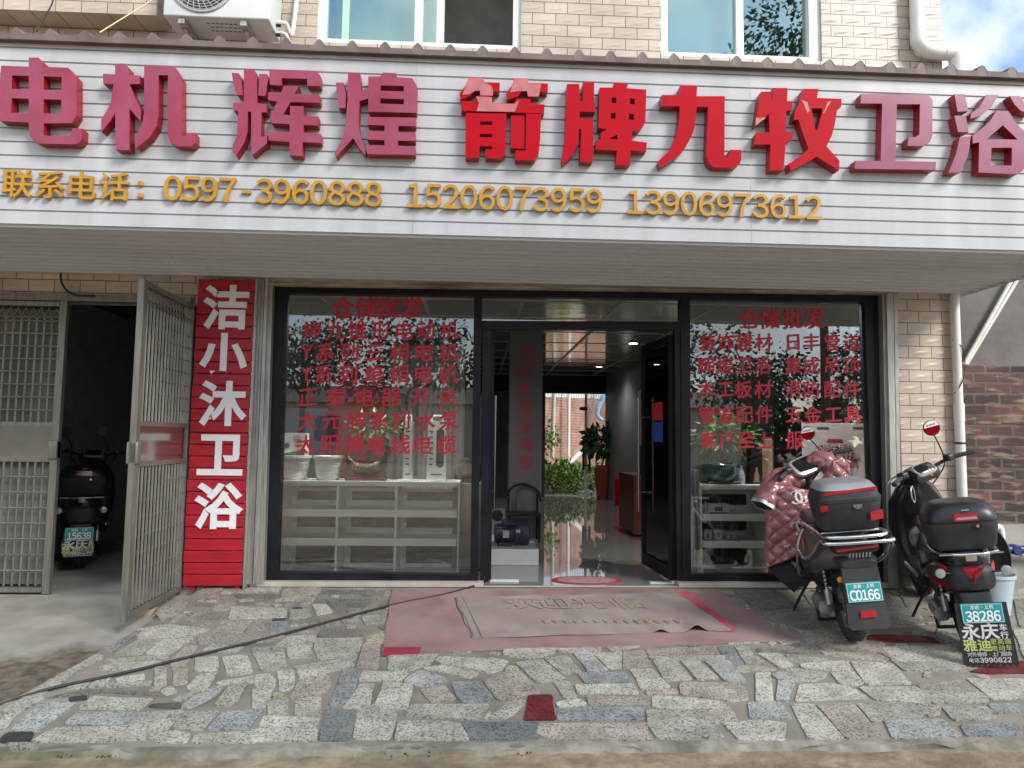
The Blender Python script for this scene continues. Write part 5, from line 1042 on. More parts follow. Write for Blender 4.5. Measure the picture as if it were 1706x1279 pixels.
potted_plant('potted_plant', 'bushy money tree growing from the tall red brown vase', (pv.x+.02, pv.y, P(1000, 735, pv.y).z), (.42, .35, .30), 420, .17, 8, (pv.x, pv.y, hv-.02))
# ================================================================ the back alley in daylight
kind(MB().add([(-8, YB+.252, -.012), (12, YB+.252, -.012), (12, 30, -.012), (-8, 30, -.012)], [(0, 1, 2, 3)]).build('alley_path', M['concrete']))
M['alley_brick'] = brick_mat('alley_brick', (.36, .15, .095), (.27, .11, .075), (.28, .25, .21), .24, .075, .012, .85, .6, cvar=.3, horiz='XY')
ay = thing('alley_wall', 'red brick wall with a ribbed sheet fence on top, in the alley behind the shop', 'wall', (2.2, 14, 0))
A0, A1 = V((.55, 10.2, 0)), V((3.9, 15.5, 0)); d = (A1-A0).normalized(); n = V((d.y, -d.x, 0))
b = MB(); b.poly([A0-d*1.5, A1, A1+V((0, 0, 2.45)), A0-d*1.5+V((0, 0, 2.1))], ex=-n*.22); b.build('brickwork', M['alley_brick'], ay)
b = MB()
for i in range(46):
    a = A0+d*(i*.16-1.4); b.bar(a+n*.01+V((0, 0, 2.1+.35*i/46)), a+n*.01+V((0, 0, 3.5)), .09, .02, up=tuple(n))
b.build('sheet_fence', nm('pale_ribbed_sheet', (.50, .52, .54), .5, var=.1), ay)
b = MB(); b.poly([A1+V((.002, 0, 0)), A1+V((5, -.6, 0)), A1+V((5, -.6, 3.6)), A1+V((.002, 0, 3.6))], ex=(0, .22, 0)); w2_ = b.build('alley_end_wall', M['alley_brick']); tag(w2_, 'tall brick end wall closing the alley seen through the back doorway', 'wall')
for k, (px0, y0, px1, y1, yy, r, lb) in enumerate(((923, 668, 920, 745, 11.2, .05, 'grey vertical pipe nearest the left of the alley wall'), (948, 655, 947, 750, 12.6, .045, 'slim white vertical pipe in the middle of the alley wall'), (988, 655, 987, 740, 15.0, .09, 'thick white drainpipe against the alley end wall'))):
    q = MB().tube([P(px0, y0-20, yy), P(px1, y1+18, yy)], r, 10).build('alley_pipe', M['pvc'], smooth=40); tag(q, lb, 'pipe')
q = MB().tube([P(943, 777, 10.6), P(968, 752, 10.9), P(975, 746, 11)], .06, 10).build('alley_pipe', M['pvc'], smooth=40); tag(q, 'fat white pipe slanting up through the plants in the alley', 'pipe')
q = MB(); q.tube([P(1004, 700, 14), P(995, 690, 14), P(1000, 670, 14), P(1012, 655, 14)], [.05, .16, .2, .1], 10, smooth=4); tag(q.build('plastic_sheet', nm('pale_blue_plastic_sheet', (.35, .50, .72), .5, var=.5, vscale=5), smooth=60), 'crumpled pale blue plastic hanging high in the alley', 'plastic sheet')
rr = random.Random(11); b = MB()
for i in range(60):
    c = V((rr.uniform(.8, 2.5), rr.uniform(9.4, 12.4), .0)); c.x += (c.y-9.4)*.28
    leaf_cloud(b, c+V((0, 0, rr.uniform(.12, .45))), (.28, .28, .3), 46, .12, rr, droop=-.3)
for i in range(14):
    c = V((1.0, 10.5, 0))+V((rr.uniform(-.2, .7), rr.uniform(-.3, 1.2), rr.uniform(.8, 1.5))); leaf_cloud(b, c, (.3, .3, .3), 30, .12, rr)
tag(b.build('vegetation', M['lime'], recalc=False), kind='stuff')
# ================================================================ the right window
YR = .36
xs = [P(1168, 880, YR).x, P(1277, 880, YR).x, P(1388, 880, YR).x]; zs = [.012, P(1220, 902, YR).z, P(1220, 857, YR).z, P(1220, 811, YR).z]
shelf('display_shelf', 'cream display shelf behind the right window holding small cartons', xs, zs, YR, YR+.36, .055)
TR = zs[-1]+.018
o = V((P(1200, 800, YR+.15).x, YR+.15, TR))
gb = thing('planter', 'round blue green glazed planter on a red stand in the right window', 'planter', tuple(o))
MB().rbox(o.x-.15, o.x+.15, o.y-.1, o.y+.1, TR, TR+.025, .008).build('stand', M['wood_red'], gb)
b = MB(); b.lathe([(.10, .025), (.135, .05), (.158, .10), (.15, .16), (.158, .172), (.15, .18), (.14, .165), (.001, .15)], 36, at(o), caps=False); b.build('bowl', nm('celadon_glaze', (.045, .145, .13), .15, var=.1), gb, smooth=50)
potted_plant('potted_plant', 'broad leaved green plant growing in the blue green planter', (o.x+.05, o.y+.05, TR+.42), (.30, .14, .20), 170, .13, 15, (o.x, o.y, TR+.15))
o = V((P(1234, 800, YR+.1).x, YR+.1, TR)); f = thing('bottle', 'small blue and white porcelain bottle on the right window shelf', 'bottle', tuple(o)); b = MB(); b.lathe([(.035, 0), (.038, .02), (.036, .09), (.02, .125), (.014, .16), (.018, .17), (.001, .17)], 20, at(o), caps=False); b.build('body', nm('blue_white_porcelain', (.55, .58, .62), .2, tint=(.05, .10, .35), tscale=40, tamt=.9), f, smooth=50)
o = V((P(1257, 800, YR+.16).x, YR+.16, TR)); f = thing('wine_box', 'tall black gift box with a bottle shape on the right window shelf', 'box', tuple(o)); MB().rbox(o.x-.055, o.x+.055, o.y-.05, o.y+.05, TR, TR+.33, .004).build('box', M['black'], f); b = MB(); b.lathe([(.02, 0), (.022, .06), (.01, .09), (.01, .12), (.001, .12)], 14, at((o.x, o.y-.052, TR+.03), Matrix.Diagonal((1, .1, 1, 1))), caps=False); b.box(o.x-.03, o.x+.03, o.y-.0525, o.y-.0505, TR+.02, TR+.028); b.build('print', nm('tan_print', (.38, .27, .15), .5), f)
o = V((P(1262, 800, YR+.27).x, YR+.27, TR)); f = thing('carton', 'brown carton behind the black gift box in the right window', 'box', tuple(o)); MB().rbox(o.x-.14, o.x+.13, o.y-.04, o.y+.07, TR, TR+.40, .004).build('box', nm('kraft_board', (.30, .20, .11), .8), f); MB().box(o.x-.03, o.x+.03, o.y-.0415, o.y-.0402, TR, TR+.4).build('tape', nm('tape', (.42, .32, .2), .4), f)
for (px, py, w_, h_, dd, lab, cc_) in ((1198, 852, .19, .085, .05, 'white carton with a dark picture on the top tier of the right shelf', (.55, .55, .55)), (1180, 901, .07, .09, .04, 'small white box with a teal base, middle tier of the right shelf', (.5, .52, .52)), (1197, 901, .075, .09, .05, 'plain small white box on the middle tier, centre of the three', (.52, .52, .5)), (1219, 901, .085, .07, .06, 'low cream box on the middle tier of the right shelf', (.45, .44, .40)), (1190, 950, .12, .04, .08, 'shallow silver tray on the bottom tier of the right shelf', (.35, .36, .37))):
    q = P(px, py, YR+dd); z = [z_ for z_ in zs if z_ <= q.z+.03][-1]+.001; f = thing('small_box', lab, 'box', (q.x, q.y, z)); MB().rbox(q.x-w_/2, q.x+w_/2, q.y, q.y+.1, z, z+h_, .003).build('carton', nm('carton_board', cc_, .6, var=.08), f)
    b = MB(); b.box(q.x-w_*.2, q.x+w_*.15, q.y-.0015, q.y-.0003, z+h_*.25, z+h_*.7); b.box(q.x-w_*.45, q.x+w_*.45, q.y-.0015, q.y-.0003, z+.002, z+h_*.14); b.build('print', M['motor_blue'] if px == 1198 else M['teal_plate'], f)
# promotional board
yp = YR+.10; q = [P(1337, 703.5, yp), P(1446, 704.5, yp), P(1448, 792, yp), P(1338, 790, yp)]
pb_ = thing('promotion_board', 'white promotional board with a red ribbon headline inside the right window', 'board', (q[0].x, yp, TR)); xa, xb2, z0, z1 = q[0].x, q[1].x, TR, q[0].z
MB().box(xa, xb2, yp, yp+.02, z0, z1).build('board', nm('pale_pink_white_board', (.80, .77, .78), .5, var=.04, tint=(.62, .36, .38), tscale=1.6, tamt=.6), pb_)
def rp(u, v, k=.0012): return V((xa+(xb2-xa)*u, yp-k, z1+(z0-z1)*v))
b = MB()
b.poly([rp(.20, .60), rp(.28, .55), rp(.80, .55), rp(.84, .58), rp(.80, .66), rp(.78, .72), rp(.30, .70), rp(.22, .68)]); b.poly([rp(.38, .26), rp(.60, .26), rp(.62, .32), rp(.36, .32)]); b.poly([rp(.78, .62), rp(.85, .68), rp(.83, .74), rp(.76, .68)]); b.poly([rp(.40, .93), rp(.58, .93), rp(.58, .998), rp(.40, .998)])
b.poly([rp(.24, .36), rp(.74, .34), rp(.82, .56), rp(.22, .57)])
b.build('ribbon', nm('ribbon_red', (.42, .03, .04), .5), pb_)
b = MB(); sz = (z1-z0)*.13
put_text(b, '品质生活节', rp(.47, .40, .003), sz*1.05, sz, multi=.010); put_text(b, '焕新美好家', rp(.55, .51, .003), sz*1.15, sz*1.12, multi=.010); b.build('headline', nm('headline_white', (.75, .72, .66), .5), pb_)
b = MB()
for i, (u0, u1, v) in enumerate(((.02, .10, .06), (.22, .40, .07), (.76, .92, .06))):
    b.poly([rp(u0, v), rp(u1, v), rp(u1, v+.035), rp(u0, v+.035)])
for i in range(6): b.poly([rp(.30+.05*(i % 3), .78+.05*(i//3)), rp(.33+.05*(i % 3), .78+.05*(i//3)), rp(.33+.05*(i % 3), .80+.05*(i//3)), rp(.30+.05*(i % 3), .80+.05*(i//3))])
b.poly([rp(.62, .90), rp(.68, .90), rp(.68, .995), rp(.62, .995)]); b.poly([rp(.72, .90), rp(.80, .90), rp(.80, .995), rp(.72, .995)])
b.build('print', nm('grey_print', (.10, .10, .13), .5), pb_)
# pale plastic sheet by the right window mullion
b = MB(); x0, x1 = P(1151, 850, .30).x, P(1168, 850, .30).x
b.sheet(lambda u, v: V((x0+(x1-x0)*u*(.6+.4*v)+.02*sin(5*v), .30+.02*sin(14*u+3*v), .02+.92*v)), 16, 10)
tag(b.build('plastic_drape', nm('milky_plastic', (.42, .43, .42), .3, var=.15), smooth=60), 'milky plastic sheet hanging beside the right window shelf', 'plastic sheet')
# ================================================================ electric scooters (local axes: x right, y forward, z up, origin under the rear wheel)
def zring(z, cx, cy, hw, hd, e=3., n=28, tilt=0.):
    out = []
    for k in range(n):
        a = 2*pi*k/n; c, s_ = cos(a), sin(a); y = hd*abs(s_)**(2/e)*(1 if s_ > 0 else -1)
        out.append(V((cx+hw*abs(c)**(2/e)*(1 if c > 0 else -1), cy+y, z+tilt*y)))
    return out
M['alloy'] = nm('dull_alloy', (.34, .34, .34), .35, .8, var=.2, vscale=12)
M['red_lens'] = nm('red_lens', (.42, .01, .018), .15, coat=.6)
M['amber_lens'] = nm('amber_lens', (.55, .20, .02), .2, coat=.5)
M['clear_lens'] = nm('clear_lens', (.40, .41, .42), .12, .3, coat=.6)
M['screen'] = nm('dark_screen', (.01, .01, .013), .08, coat=.8)
M['silver_trim'] = nm('silver_trim', (.60, .61, .62), .28, .6)
M['flap'] = nm('black_mudflap', (.016, .017, .017), .6, var=.3, vscale=30)
M['print_white'] = nm('printed_white', (.62, .62, .60), .6); M['print_yellow'] = nm('printed_yellow', (.50, .52, .16), .6)
def wheel(par, y, r=.215, w_=.052):
    t = MB(); pf = []
    for k in range(20):
        a = 2*pi*k/20; pf.append((r-.045+.045*cos(a)*(.95 if abs(sin(a)) > .5 else 1), w_*sin(a)))
    pf.append(pf[0]); t.lathe(pf, 40, at((0, y, r), AX_X), caps=False)
    for k in range(36):                                              # tread blocks
        a = 2*pi*k/36
        for s in (-1, 1): p = V((s*.018, y+(r-.001)*cos(a), r+(r-.001)*sin(a))); q = V((s*.040, y+(r-.012)*cos(a+.07), r+(r-.012)*sin(a+.07))); t.bar(p, q, .014, .006, up=(0, cos(a), sin(a)))
    wl = t.build('wheel', M['rubber'], par, local=True, smooth=50)
    b = MB(); b.lathe([(r-.07, -.035), (r-.085, -.025), (.06, -.045), (.001, -.05)], 30, at((0, y, r), AX_X), caps=False); b.lathe([(r-.07, .035), (r-.085, .025), (.06, .045), (.001, .05)], 30, at((0, y, r), AX_X), caps=False)
    for k in range(8): a = 2*pi*k/8; b.bar(V((-.042, y+.05*cos(a), r+.05*sin(a))), V((-.03, y+(r-.08)*cos(a), r+(r-.08)*sin(a))), .022, .012)
    b.build('rim', M['alloy'], wl, local=True, smooth=40)
    return wl
def spring(b, p0, p1, r=.024, turns=7, wire=.0045):
    p0, p1 = V(p0), V(p1); ax = (p1-p0).normalized(); u = ax.orthogonal().normalized(); v = ax.cross(u); n_ = turns*12
    b.tube([p0+(p1-p0)*(i/n_)+u*(r*cos(2*pi*turns*i/n_))+v*(r*sin(2*pi*turns*i/n_)) for i in range(n_+1)], wire, 6)
def panel(par, name, pts, yf, th, mt):                                # a board facing the rear: (x, z) outline, y given by yf(z)
    b = MB(); b.poly([V((x, yf(z), z)) for x, z in pts], ex=(0, th, 0)); return b.build(name, mt, par, local=True)
def rear_text(par, name, s, x, z, size, adv, yf, mt, bold=.02, ext=.0006, k=.002):
    b = MB(); ey = V((0, yf(z+.01)-yf(z), .01)).normalized()
    put_text(b, s, (x, yf(z)-k, z), size, adv, ex=(1, 0, 0), ey=ey, bold=bold, ext=ext, multi=True); return b.build(name, mt, par, local=True)
def plate(par, z, yf, number, w_=.215, h=.112):
    p = panel(par, 'number_plate', [(-w_/2, z-h/2), (w_/2, z-h/2), (w_/2, z+h/2), (-w_/2, z+h/2)], lambda q: yf(q)-.008, .005, M['teal_plate'])
    b = MB(); ey = V((0, yf(z+.01)-yf(z), .01)).normalized()
    for i, ch in enumerate(number):
        full = chr(ord(ch)-48+0xFF10) if ch.isdigit() else chr(ord(ch)-65+0xFF21)
        put_glyph(b, full, (w_*.84*((i+.5)/len(number)-.5), yf(z-.016)-.0095, z-.016), .078, ey=ey, bold=.0, ext=.0006, sx=.78, multi=.018)
    put_text(b, '龙岩·上杭', (0, yf(z+.036)-.0095, z+.036), .024, .025, ey=ey, ext=.0006, multi=.012)
    b.build('number', M['white_film'], p, local=True)
    b = MB()
    for x0, x1, z0, z1 in ((-w_/2+.004, w_/2-.004, h/2-.006, h/2-.004), (-w_/2+.004, w_/2-.004, -h/2+.004, -h/2+.006), (-w_/2+.004, -w_/2+.006, -h/2+.006, h/2-.006), (w_/2-.006, w_/2-.004, -h/2+.006, h/2-.006)):
        b.poly([V((x, yf(q)-.009, q)) for x, q in ((x0, z+z0), (x1, z+z0), (x1, z+z1), (x0, z+z1))])
    b.build('border', M['white_film'], p, local=True); return p
def flap(par, w0, w1, z0, z1, yf, number, pz):
    n_ = 9; bot = []
    for i in range(n_): x = w1/2-w1*i/n_; bot += [(x, z0+.02), (x-w1/n_/2, z0)]
    f = panel(par, 'mudflap', [(-w0/2, z1), (w0/2, z1), (w1/2, z0+.03)]+bot+[(-w1/2, z0+.02)], yf, .006, M['flap'])
    H = pz-.056-z0
    rear_text(f, 'lettering', '永庆', -.028, pz-.056-.19*H, .098, .098, yf, M['print_white']); rear_text(f, 'lettering', '车', .094, pz-.056-.12*H, .042, .04, yf, M['print_white']); rear_text(f, 'lettering', '行', .094, pz-.056-.29*H, .042, .04, yf, M['print_white'])
    rear_text(f, 'lettering', '雅迪', -.055, pz-.056-.50*H, .074, .076, yf, M['print_yellow']); rear_text(f, 'lettering', '更高端', .068, pz-.056-.43*H, .036, .036, yf, M['print_yellow'], bold=.0); rear_text(f, 'lettering', '电动车', .068, pz-.056-.57*H, .036, .036, yf, M['print_yellow'], bold=.0)
    rear_text(f, 'lettering', '对外维修·上门服务', 0, pz-.056-.70*H, .028, .0255, yf, M['print_white'], bold=.0)
    b = MB(); ey = V((0, yf(.2)-yf(.19), .01)).normalized(); z = pz-.056-.83*H
    put_text(b, '电话', (-.085, yf(z)-.002, z), .028, .027, ey=ey, ext=.0006)
    for i, ch in enumerate('3990822'): put_glyph(b, chr(ord(ch)-48+0xFF10), (-.045+.0235*i, yf(z)-.002, z), .036, ey=ey, ext=.0006, multi=.015)
    b.build('lettering', M['print_white'], f, local=True)
    return f
def steer(par, ang, body, mirrors, covered=False, dial=1.):
    axis0, axis1 = V((0, 1.16, .25)), V((0, .90, .97)); T = Matrix.Translation(axis1) @ Matrix.Rotation(ang, 4, (axis0-axis1).normalized()*-1) @ Matrix.Translation(-axis1)
    def bl(b, *a, **k): b.v = [T @ v for v in b.v]; return b.build(*a, **k)
    b = MB(); b.tube([(0, .96, .80), (0, .90, .96)], .03, 10); b.tube([(0, 1.13, .33), (0, .96, .80)], .028, 10)
    for s in (-1, 1): b.tube([(s*.07, 1.17, .20), (s*.07, 1.10, .42), (s*.03, 1.08, .46)], .02, 8)
    bl(b, 'fork', M['black'], par, local=True, smooth=40)
    b = MB(); b.loft([sring(.74, 0, .985, .075, .012, 4), sring(.745, 0, .99, .105, .04, 4), sring(.80, 0, 1.0, .125, .055, 3.2), sring(.90, 0, .985, .12, .065, 2.6), sring(.97, 0, .95, .08, .05, 2.4), sring(.99, 0, .94, .03, .02, 2)])
    hd = bl(b, 'handlebar_cowl', body, par, local=True, smooth=50)
    M_ = Matrix.Translation(V((0, .775, 1.035))) @ Matrix.Rotation(R(42), 4, 'X') @ Matrix.Diagonal((dial, dial, 1, 1))
    b = MB(); b.loft([zring(-.02, 0, 0, .112, .068, 4.5), zring(.006, 0, 0, .112, .068, 4.5), zring(.014, 0, 0, .104, .060, 4.5)]); b.v = [M_ @ v for v in b.v]; bl(b, 'dial_bezel', M['silver_trim'], hd, local=True, smooth=40)
    b = MB(); b.loft([zring(.0142, 0, 0, .097, .053, 4.5), zring(.018, 0, 0, .090, .047, 4.5)]); b.v = [M_ @ v for v in b.v]; bl(b, 'dial_screen', M['screen'], hd, local=True, smooth=40)
    hb = MB(); hb.tube([(-.355, .68, 1.045), (-.24, .735, 1.05), (-.13, .80, 1.02), (0, .83, 1.0), (.13, .80, 1.02), (.24, .735, 1.05), (.355, .68, 1.045)], .0125, 10, smooth=4); h = bl(hb, 'handlebar', M['black'], par, local=True, smooth=50)
    for s in (-1, 1):
        b = MB(); b.tube([(s*.235, .738, 1.05), (s*.26, .726, 1.05), (s*.355, .68, 1.045), (s*.37, .672, 1.044)], [.017, .0165, .0165, .019], 12); bl(b, 'grip', M['rubber'], h, local=True, smooth=50)
        b = MB(); b.rbox(s*.215-.03, s*.215+.03, .715, .775, 1.03, 1.08, .012); bl(b, 'switch_pod', M['black'], h, local=True, smooth=40)
        b = MB(); b.tube([(s*.22, .79, 1.055), (s*.27, .80, 1.05), (s*.36, .755, 1.035)], [.009, .008, .006], 8, smooth=4); bl(b, 'brake_lever', M['alloy'] if not covered else M['black'], h, local=True, smooth=50)
        b = MB(); b.tube([(s*.2, .77, 1.05), (s*.19, .80, .98), (s*.12, .87, .88), (s*.05, .93, .82)], .005, 6, smooth=5); bl(b, 'brake_cable', M['black'], h, local=True, smooth=50)
    for (x0, y0, x1, y1, z1, r, mt, tilt) in mirrors:
        b = MB(); b.tube([(x0, y0, 1.06), (x0, y0+.0, 1.12), (x1, y1, z1-r*.8)], .0055, 8, smooth=4); m_ = bl(b, 'mirror_stem', M['black'], h, local=True, smooth=50)
        Q = Matrix.Translation(V((x1, y1, z1))) @ Matrix.Rotation(tilt, 4, 'Z') @ Matrix.Rotation(pi/2, 4, 'X')
        b = MB(); b.lathe([(.001, -.03), (r*.6, -.026), (r, -.006), (r, .004), (r*.94, .006)], 28, Q, caps=False); b.lathe([(r*.94, .0055), (.001, .0056)], 28, Q, caps=False); bl(b, 'mirror', M['black'], m_, local=True, smooth=50)
        if mt == 'red':
            def cap(z0): return [V((r*.93*cos(a), r*.93*sin(a), .0062)) for a in z0]
            b = MB(); b.poly([Q @ p for p in cap([pi*.93+(pi*1.12)*k/20 for k in range(21)])], ex=(0, 0, 0)); 
            b2 = MB(); b2.poly([Q @ p for p in cap([pi*.05+pi*.88*k/20 for k in range(21)])])
            bl(b, 'red_sticker', M['red'], m_, local=True); bl(b2, 'white_sticker', M['white_film'], m_, local=True)
            b3 = MB()
            for i in range(5): b3.tube([Q @ V((r*(-.5+.22*i), r*(.36+.1*(i % 2)), .0068)), Q @ V((r*(-.40+.22*i), r*(.56-.1*(i % 2)), .0068))], .004, 5)
            bl(b3, 'sticker_marks', M['red_side'], m_, local=True)
    return T
def topbox(par, z0, hw, hd, h, cy, lidmat, style):
    b = MB(); zs = z0+h*.60
    b.loft([zring(z0, 0, cy+.01, hw*.80, hd*.80, 5), zring(z0+.02, 0, cy+.005, hw*.88, hd*.88, 5), zring(zs-.012, 0, cy, hw, hd, 4.5), zring(zs, 0, cy, hw, hd, 4.5)])
    bx_ = b.build('top_box', M['matte_black'], par, local=True, smooth=35)
    b = MB()
    if style == 'A': b.loft([zring(zs+.003, 0, cy, hw*1.02, hd*1.02, 4.5), zring(zs+.025, 0, cy, hw*1.02, hd*1.02, 4.5), zring(zs+.03, 0, cy, hw*.985, hd*.985, 4.5), zring(z0+h*.86, 0, cy, hw*.90, hd*.92, 5)])
    else: b.loft([zring(zs+.003, 0, cy, hw*1.015, hd*1.015, 3.6), zring(zs+.02, 0, cy, hw*1.015, hd*1.015, 3.6), zring(z0+h*.80, 0, cy+.005, hw*.97, hd*.97, 3.4), zring(z0+h*.93, 0, cy+.012, hw*.83, hd*.83, 3.2), zring(z0+h*.99, 0, cy+.02, hw*.62, hd*.62, 3), zring(z0+h, 0, cy+.02, hw*.3, hd*.3, 2.6)])
    ld = b.build('lid', M['matte_black'] if style == 'A' else M['black'], bx_, local=True, smooth=35)
    if style == 'A':
        b = MB(); b.loft([zring(z0+h*.862, 0, cy, hw*.90, hd*.92, 5), zring(z0+h*.97, 0, cy+.01, hw*.78, hd*.80, 4.5), zring(z0+h, 0, cy+.015, hw*.70, hd*.72, 4)]); b.build('lid_panel', M['alloy_grey'], ld, local=True, smooth=35)
        b = MB(); b.bar((-hw*.52, cy-hd*.935, z0+h*.82), (hw*.82, cy-hd*.90, z0+h*.865), .012, .016); b.build('reflector', M['red_lens'], ld, local=True)
        b = MB(); b.bar((-hw*.80, cy-hd*.86, z0+h*.80), (-hw*.52, cy-hd*.935, z0+h*.82), .012, .016); b.build('reflector', M['red_lens'], ld, local=True)
        for x0, x1, a, c in ((-hw*.93, -hw*.74, z0+h*.44, z0+h*.56), (hw*.52, hw*.92, z0+h*.20, z0+h*.38)):
            q = MB(); q.poly([V((x0, cy-hd*(.98 if abs(x0) < hw*.8 else .90)-.002, a)), V((x1, cy-hd*(.98 if abs(x1) < hw*.8 else .90)-.002, a+.008)), V((x1, cy-hd*(.99 if abs(x1) < hw*.8 else .92)-.003, c+.008)), V((x0, cy-hd*(.99 if abs(x0) < hw*.8 else .92)-.003, c))], ex=(0, .02, 0)); q.build('reflector', M['red_lens'], bx_, local=True)
    else:
        Rm = MB(); zc = z0+h*.72; Rm.poly([V((x, cy-hd*1.015-.002+.02*((z-zc)/.03)*.2, z)) for x, z in ((-hw*.30, zc-.020), (hw*.36, zc-.020), (hw*.34, zc+.022), (-hw*.28, zc+.022))], ex=(0, .016, 0)); Rm.build('reflector', M['red_lens'], ld, local=True)
        Rm = MB(); Rm.poly([V((x, cy-hd*1.015-.0035, z)) for x, z in ((-hw*.26, zc-.018), (hw*.34, zc-.018), (hw*.32, zc+.004), (-hw*.20, zc+.002))]); Rm.build('label', M['clear_lens'], ld, local=True)
        Rm = MB(); Rm.rbox(-.012, .03, cy-hd*.99, cy-hd*.95, z0+h*.865, z0+h*.88, .003); Rm.build('badge', M['silver_trim'], ld, local=True)
    b = MB(); x0 = .03 if style == 'A' else .06
    b.loft([[V((x0+.028*cos(a), cy-hd*1.0-.001-.003*k, zs-.012-(.03 if sin(a) < 0 else 0)*abs(sin(a)))) for a in [2*pi*i/16 for i in range(16)]] for k in (0, 1)]); b.lathe([(.012, -.003), (.010, .006), (.001, .006)], 16, at((x0, cy-hd*1.0-.004, zs-.024), Matrix.Rotation(pi/2, 4, 'X')), caps=False)
    b.build('latch', M['alloy'] if style == 'A' else M['black'], bx_, local=True, smooth=40)
    if style != 'A': b = MB(); b.lathe([(.011, 0), (.008, .006), (.001, .006)], 16, at((x0, cy-hd*1.0-.006, zs-.02), Matrix.Rotation(pi/2, 4, 'X')), caps=False); b.build('lock', M['chrome'], bx_, local=True, smooth=40)
    return bx_
def scooter(label, M4, st, body, number, steer_ang, mirrors):
    s = thing('electric_scooter', label, 'scooter', M=M4); k = st
    wheel(s, 0); wheel(s, 1.17)
    # body shell under the seat, tapering to the tail
    b = MB(); b.loft([sring(-.235, 0, .615, .045, .035, 3), sring(-.20, 0, .605, .10, .07, 3), sring(-.08, 0, .585, .15, .105, 3), sring(.10, 0, .56, .165, .145, 3.2), sring(.28, 0, .53, .165, .185, 3.4), sring(.42, 0, .50, .155, .20, 3.6), sring(.52, 0, .46, .14, .175, 3.6), sring(.56, 0, .43, .11, .13, 3)])
    b.build('body_shell', body, s, local=True, smooth=55)
    b = MB(); b.loft([sring(-.16, 0, .70, .08, .03, 3), sring(-.10, 0, .715, .13, .045, 3), sring(.08, 0, .73, .15, .05, 3), sring(.28, 0, .725, .15, .052, 3), sring(.48, 0, .725, .125, .05, 3), sring(.60, 0, .715, .06, .03, 2.5)]); b.build('seat', M['black'] if k != 'B' else nm('brown_seat', (.09, .022, .022), .5), s, local=True, smooth=55)
    b = MB(); b.loft([sring(.44, 0, .29, .10, .04, 4), sring(.50, 0, .295, .155, .045, 4), sring(.90, 0, .295, .155, .045, 4), sring(1.0, 0, .34, .13, .05, 3)]); fb = b.build('footboard', M['black'], s, local=True, smooth=45)
    for sx in (-1, 1): b = MB(); b.bar((sx*.157, .50, .335), (sx*.157, .86, .335), .014, .022); b.build('edge_trim', M['silver_trim'], fb, local=True)
    b = MB(); b.loft([sring(.0, 0, .42, .085, .07, 3), sring(.20, 0, .38, .10, .10, 3.5), sring(.50, 0, .34, .11, .09, 3.5)]); b.build('chassis', M['black'], s, local=True, smooth=45)
    b = MB(); b.loft([zring(.28, 0, .98, .12, .05, 3), zring(.42, 0, 1.02, .175, .06, 3), zring(.60, 0, 1.01, .205, .065, 2.8), zring(.78, 0, .97, .19, .065, 2.6), zring(.90, 0, .92, .13, .06, 2.5), zring(.96, 0, .90, .06, .04, 2.2)]); b.build('leg_shield', body, s, local=True, smooth=55)
    b = MB()
    for a0 in [pi*.10+pi*.72*i/10 for i in range(11)]: pass
    rings = []
    for i in range(11):
        a = pi*.02+pi*.80*i/10; rr_ = .245; c = V((0, 1.17+rr_*cos(a), .215+rr_*sin(a))); rings.append([c+V((.075*cos(t), (.018*sin(t)+(-.05*(abs(cos(t))**2)))*cos(a), (.018*sin(t)-.05*(abs(cos(t))**2))*sin(a))) for t in [2*pi*q/14 for q in range(14)]])
    b.loft(rings); b.build('front_fender', body, s, local=True, smooth=55)
    # rear hugger, swing arm, suspension
    rings = []
    for i in range(11):
        a = pi*.30+pi*.62*i/10; rr_ = .255; c = V((0, rr_*cos(a), .215+rr_*sin(a))); rings.append([c+V((.085*cos(t), (.016*sin(t)-.05*(abs(cos(t))**2))*cos(a), (.016*sin(t)-.05*(abs(cos(t))**2))*sin(a))) for t in [2*pi*q/14 for q in range(14)]])
    b = MB(); b.loft(rings); b.build('rear_fender', M['matte_black'], s, local=True, smooth=55)
    b = MB()
    for sx in (-1, 1): b.bar((sx*.085, .0, .215), (sx*.08, .42, .30), .03, .05)
    b.tube([(-.10, 0, .215), (.10, 0, .215)], .022, 10); b.build('swing_arm', M['black'], s, local=True, smooth=40)
    for sx in (-1, 1):
        b = MB(); b.tube([(sx*.115, .02, .23), (sx*.115, .10, .52)], .013, 10); b.tube([(sx*.115, .02, .23), (sx*.115, .045, .32)], .024, 12); b.build('shock_absorber', M['alloy'], s, local=True, smooth=40)
        q = MB(); spring(q, (sx*.115, .048, .33), (sx*.115, .095, .50)); q.build('coil_spring', M['black'], s, local=True, smooth=60)
    b = MB(); b.loft([sring(.05, -.125, .20, .02, .02, 2.6, 20), sring(.055, -.13, .20, .045, .045, 2.6, 20), sring(.19, -.13, .215, .048, .048, 2.6, 20), sring(.20, -.13, .215, .03, .03, 2.6, 20)]); b.build('motor_cover', M['alloy'], s, local=True, smooth=40)
    b = MB(); b.tube([(-.10, .46, .27), (-.17, .50, .14), (-.24, .52, .0)], .010, 8, smooth=4); b.tube([(-.24, .49, .002), (-.245, .56, .002)], .012, 8); b.build('kickstand', M['black'], s, local=True, smooth=40)
    b = MB(); b.tube([(-.09, .34, .25), (-.12, .30, .10), (-.13, .22, .06)], .012, 8); b.tube([(.09, .34, .25), (.12, .30, .10), (.13, .22, .06)], .012, 8); b.tube([(-.13, .22, .06), (.13, .22, .06)], .012, 8); b.build('centre_stand', M['black'], s, local=True, smooth=40)
    T = steer(s, steer_ang, M['black'], mirrors, covered=(k == 'A'), dial=1.2 if k == 'A' else .80)
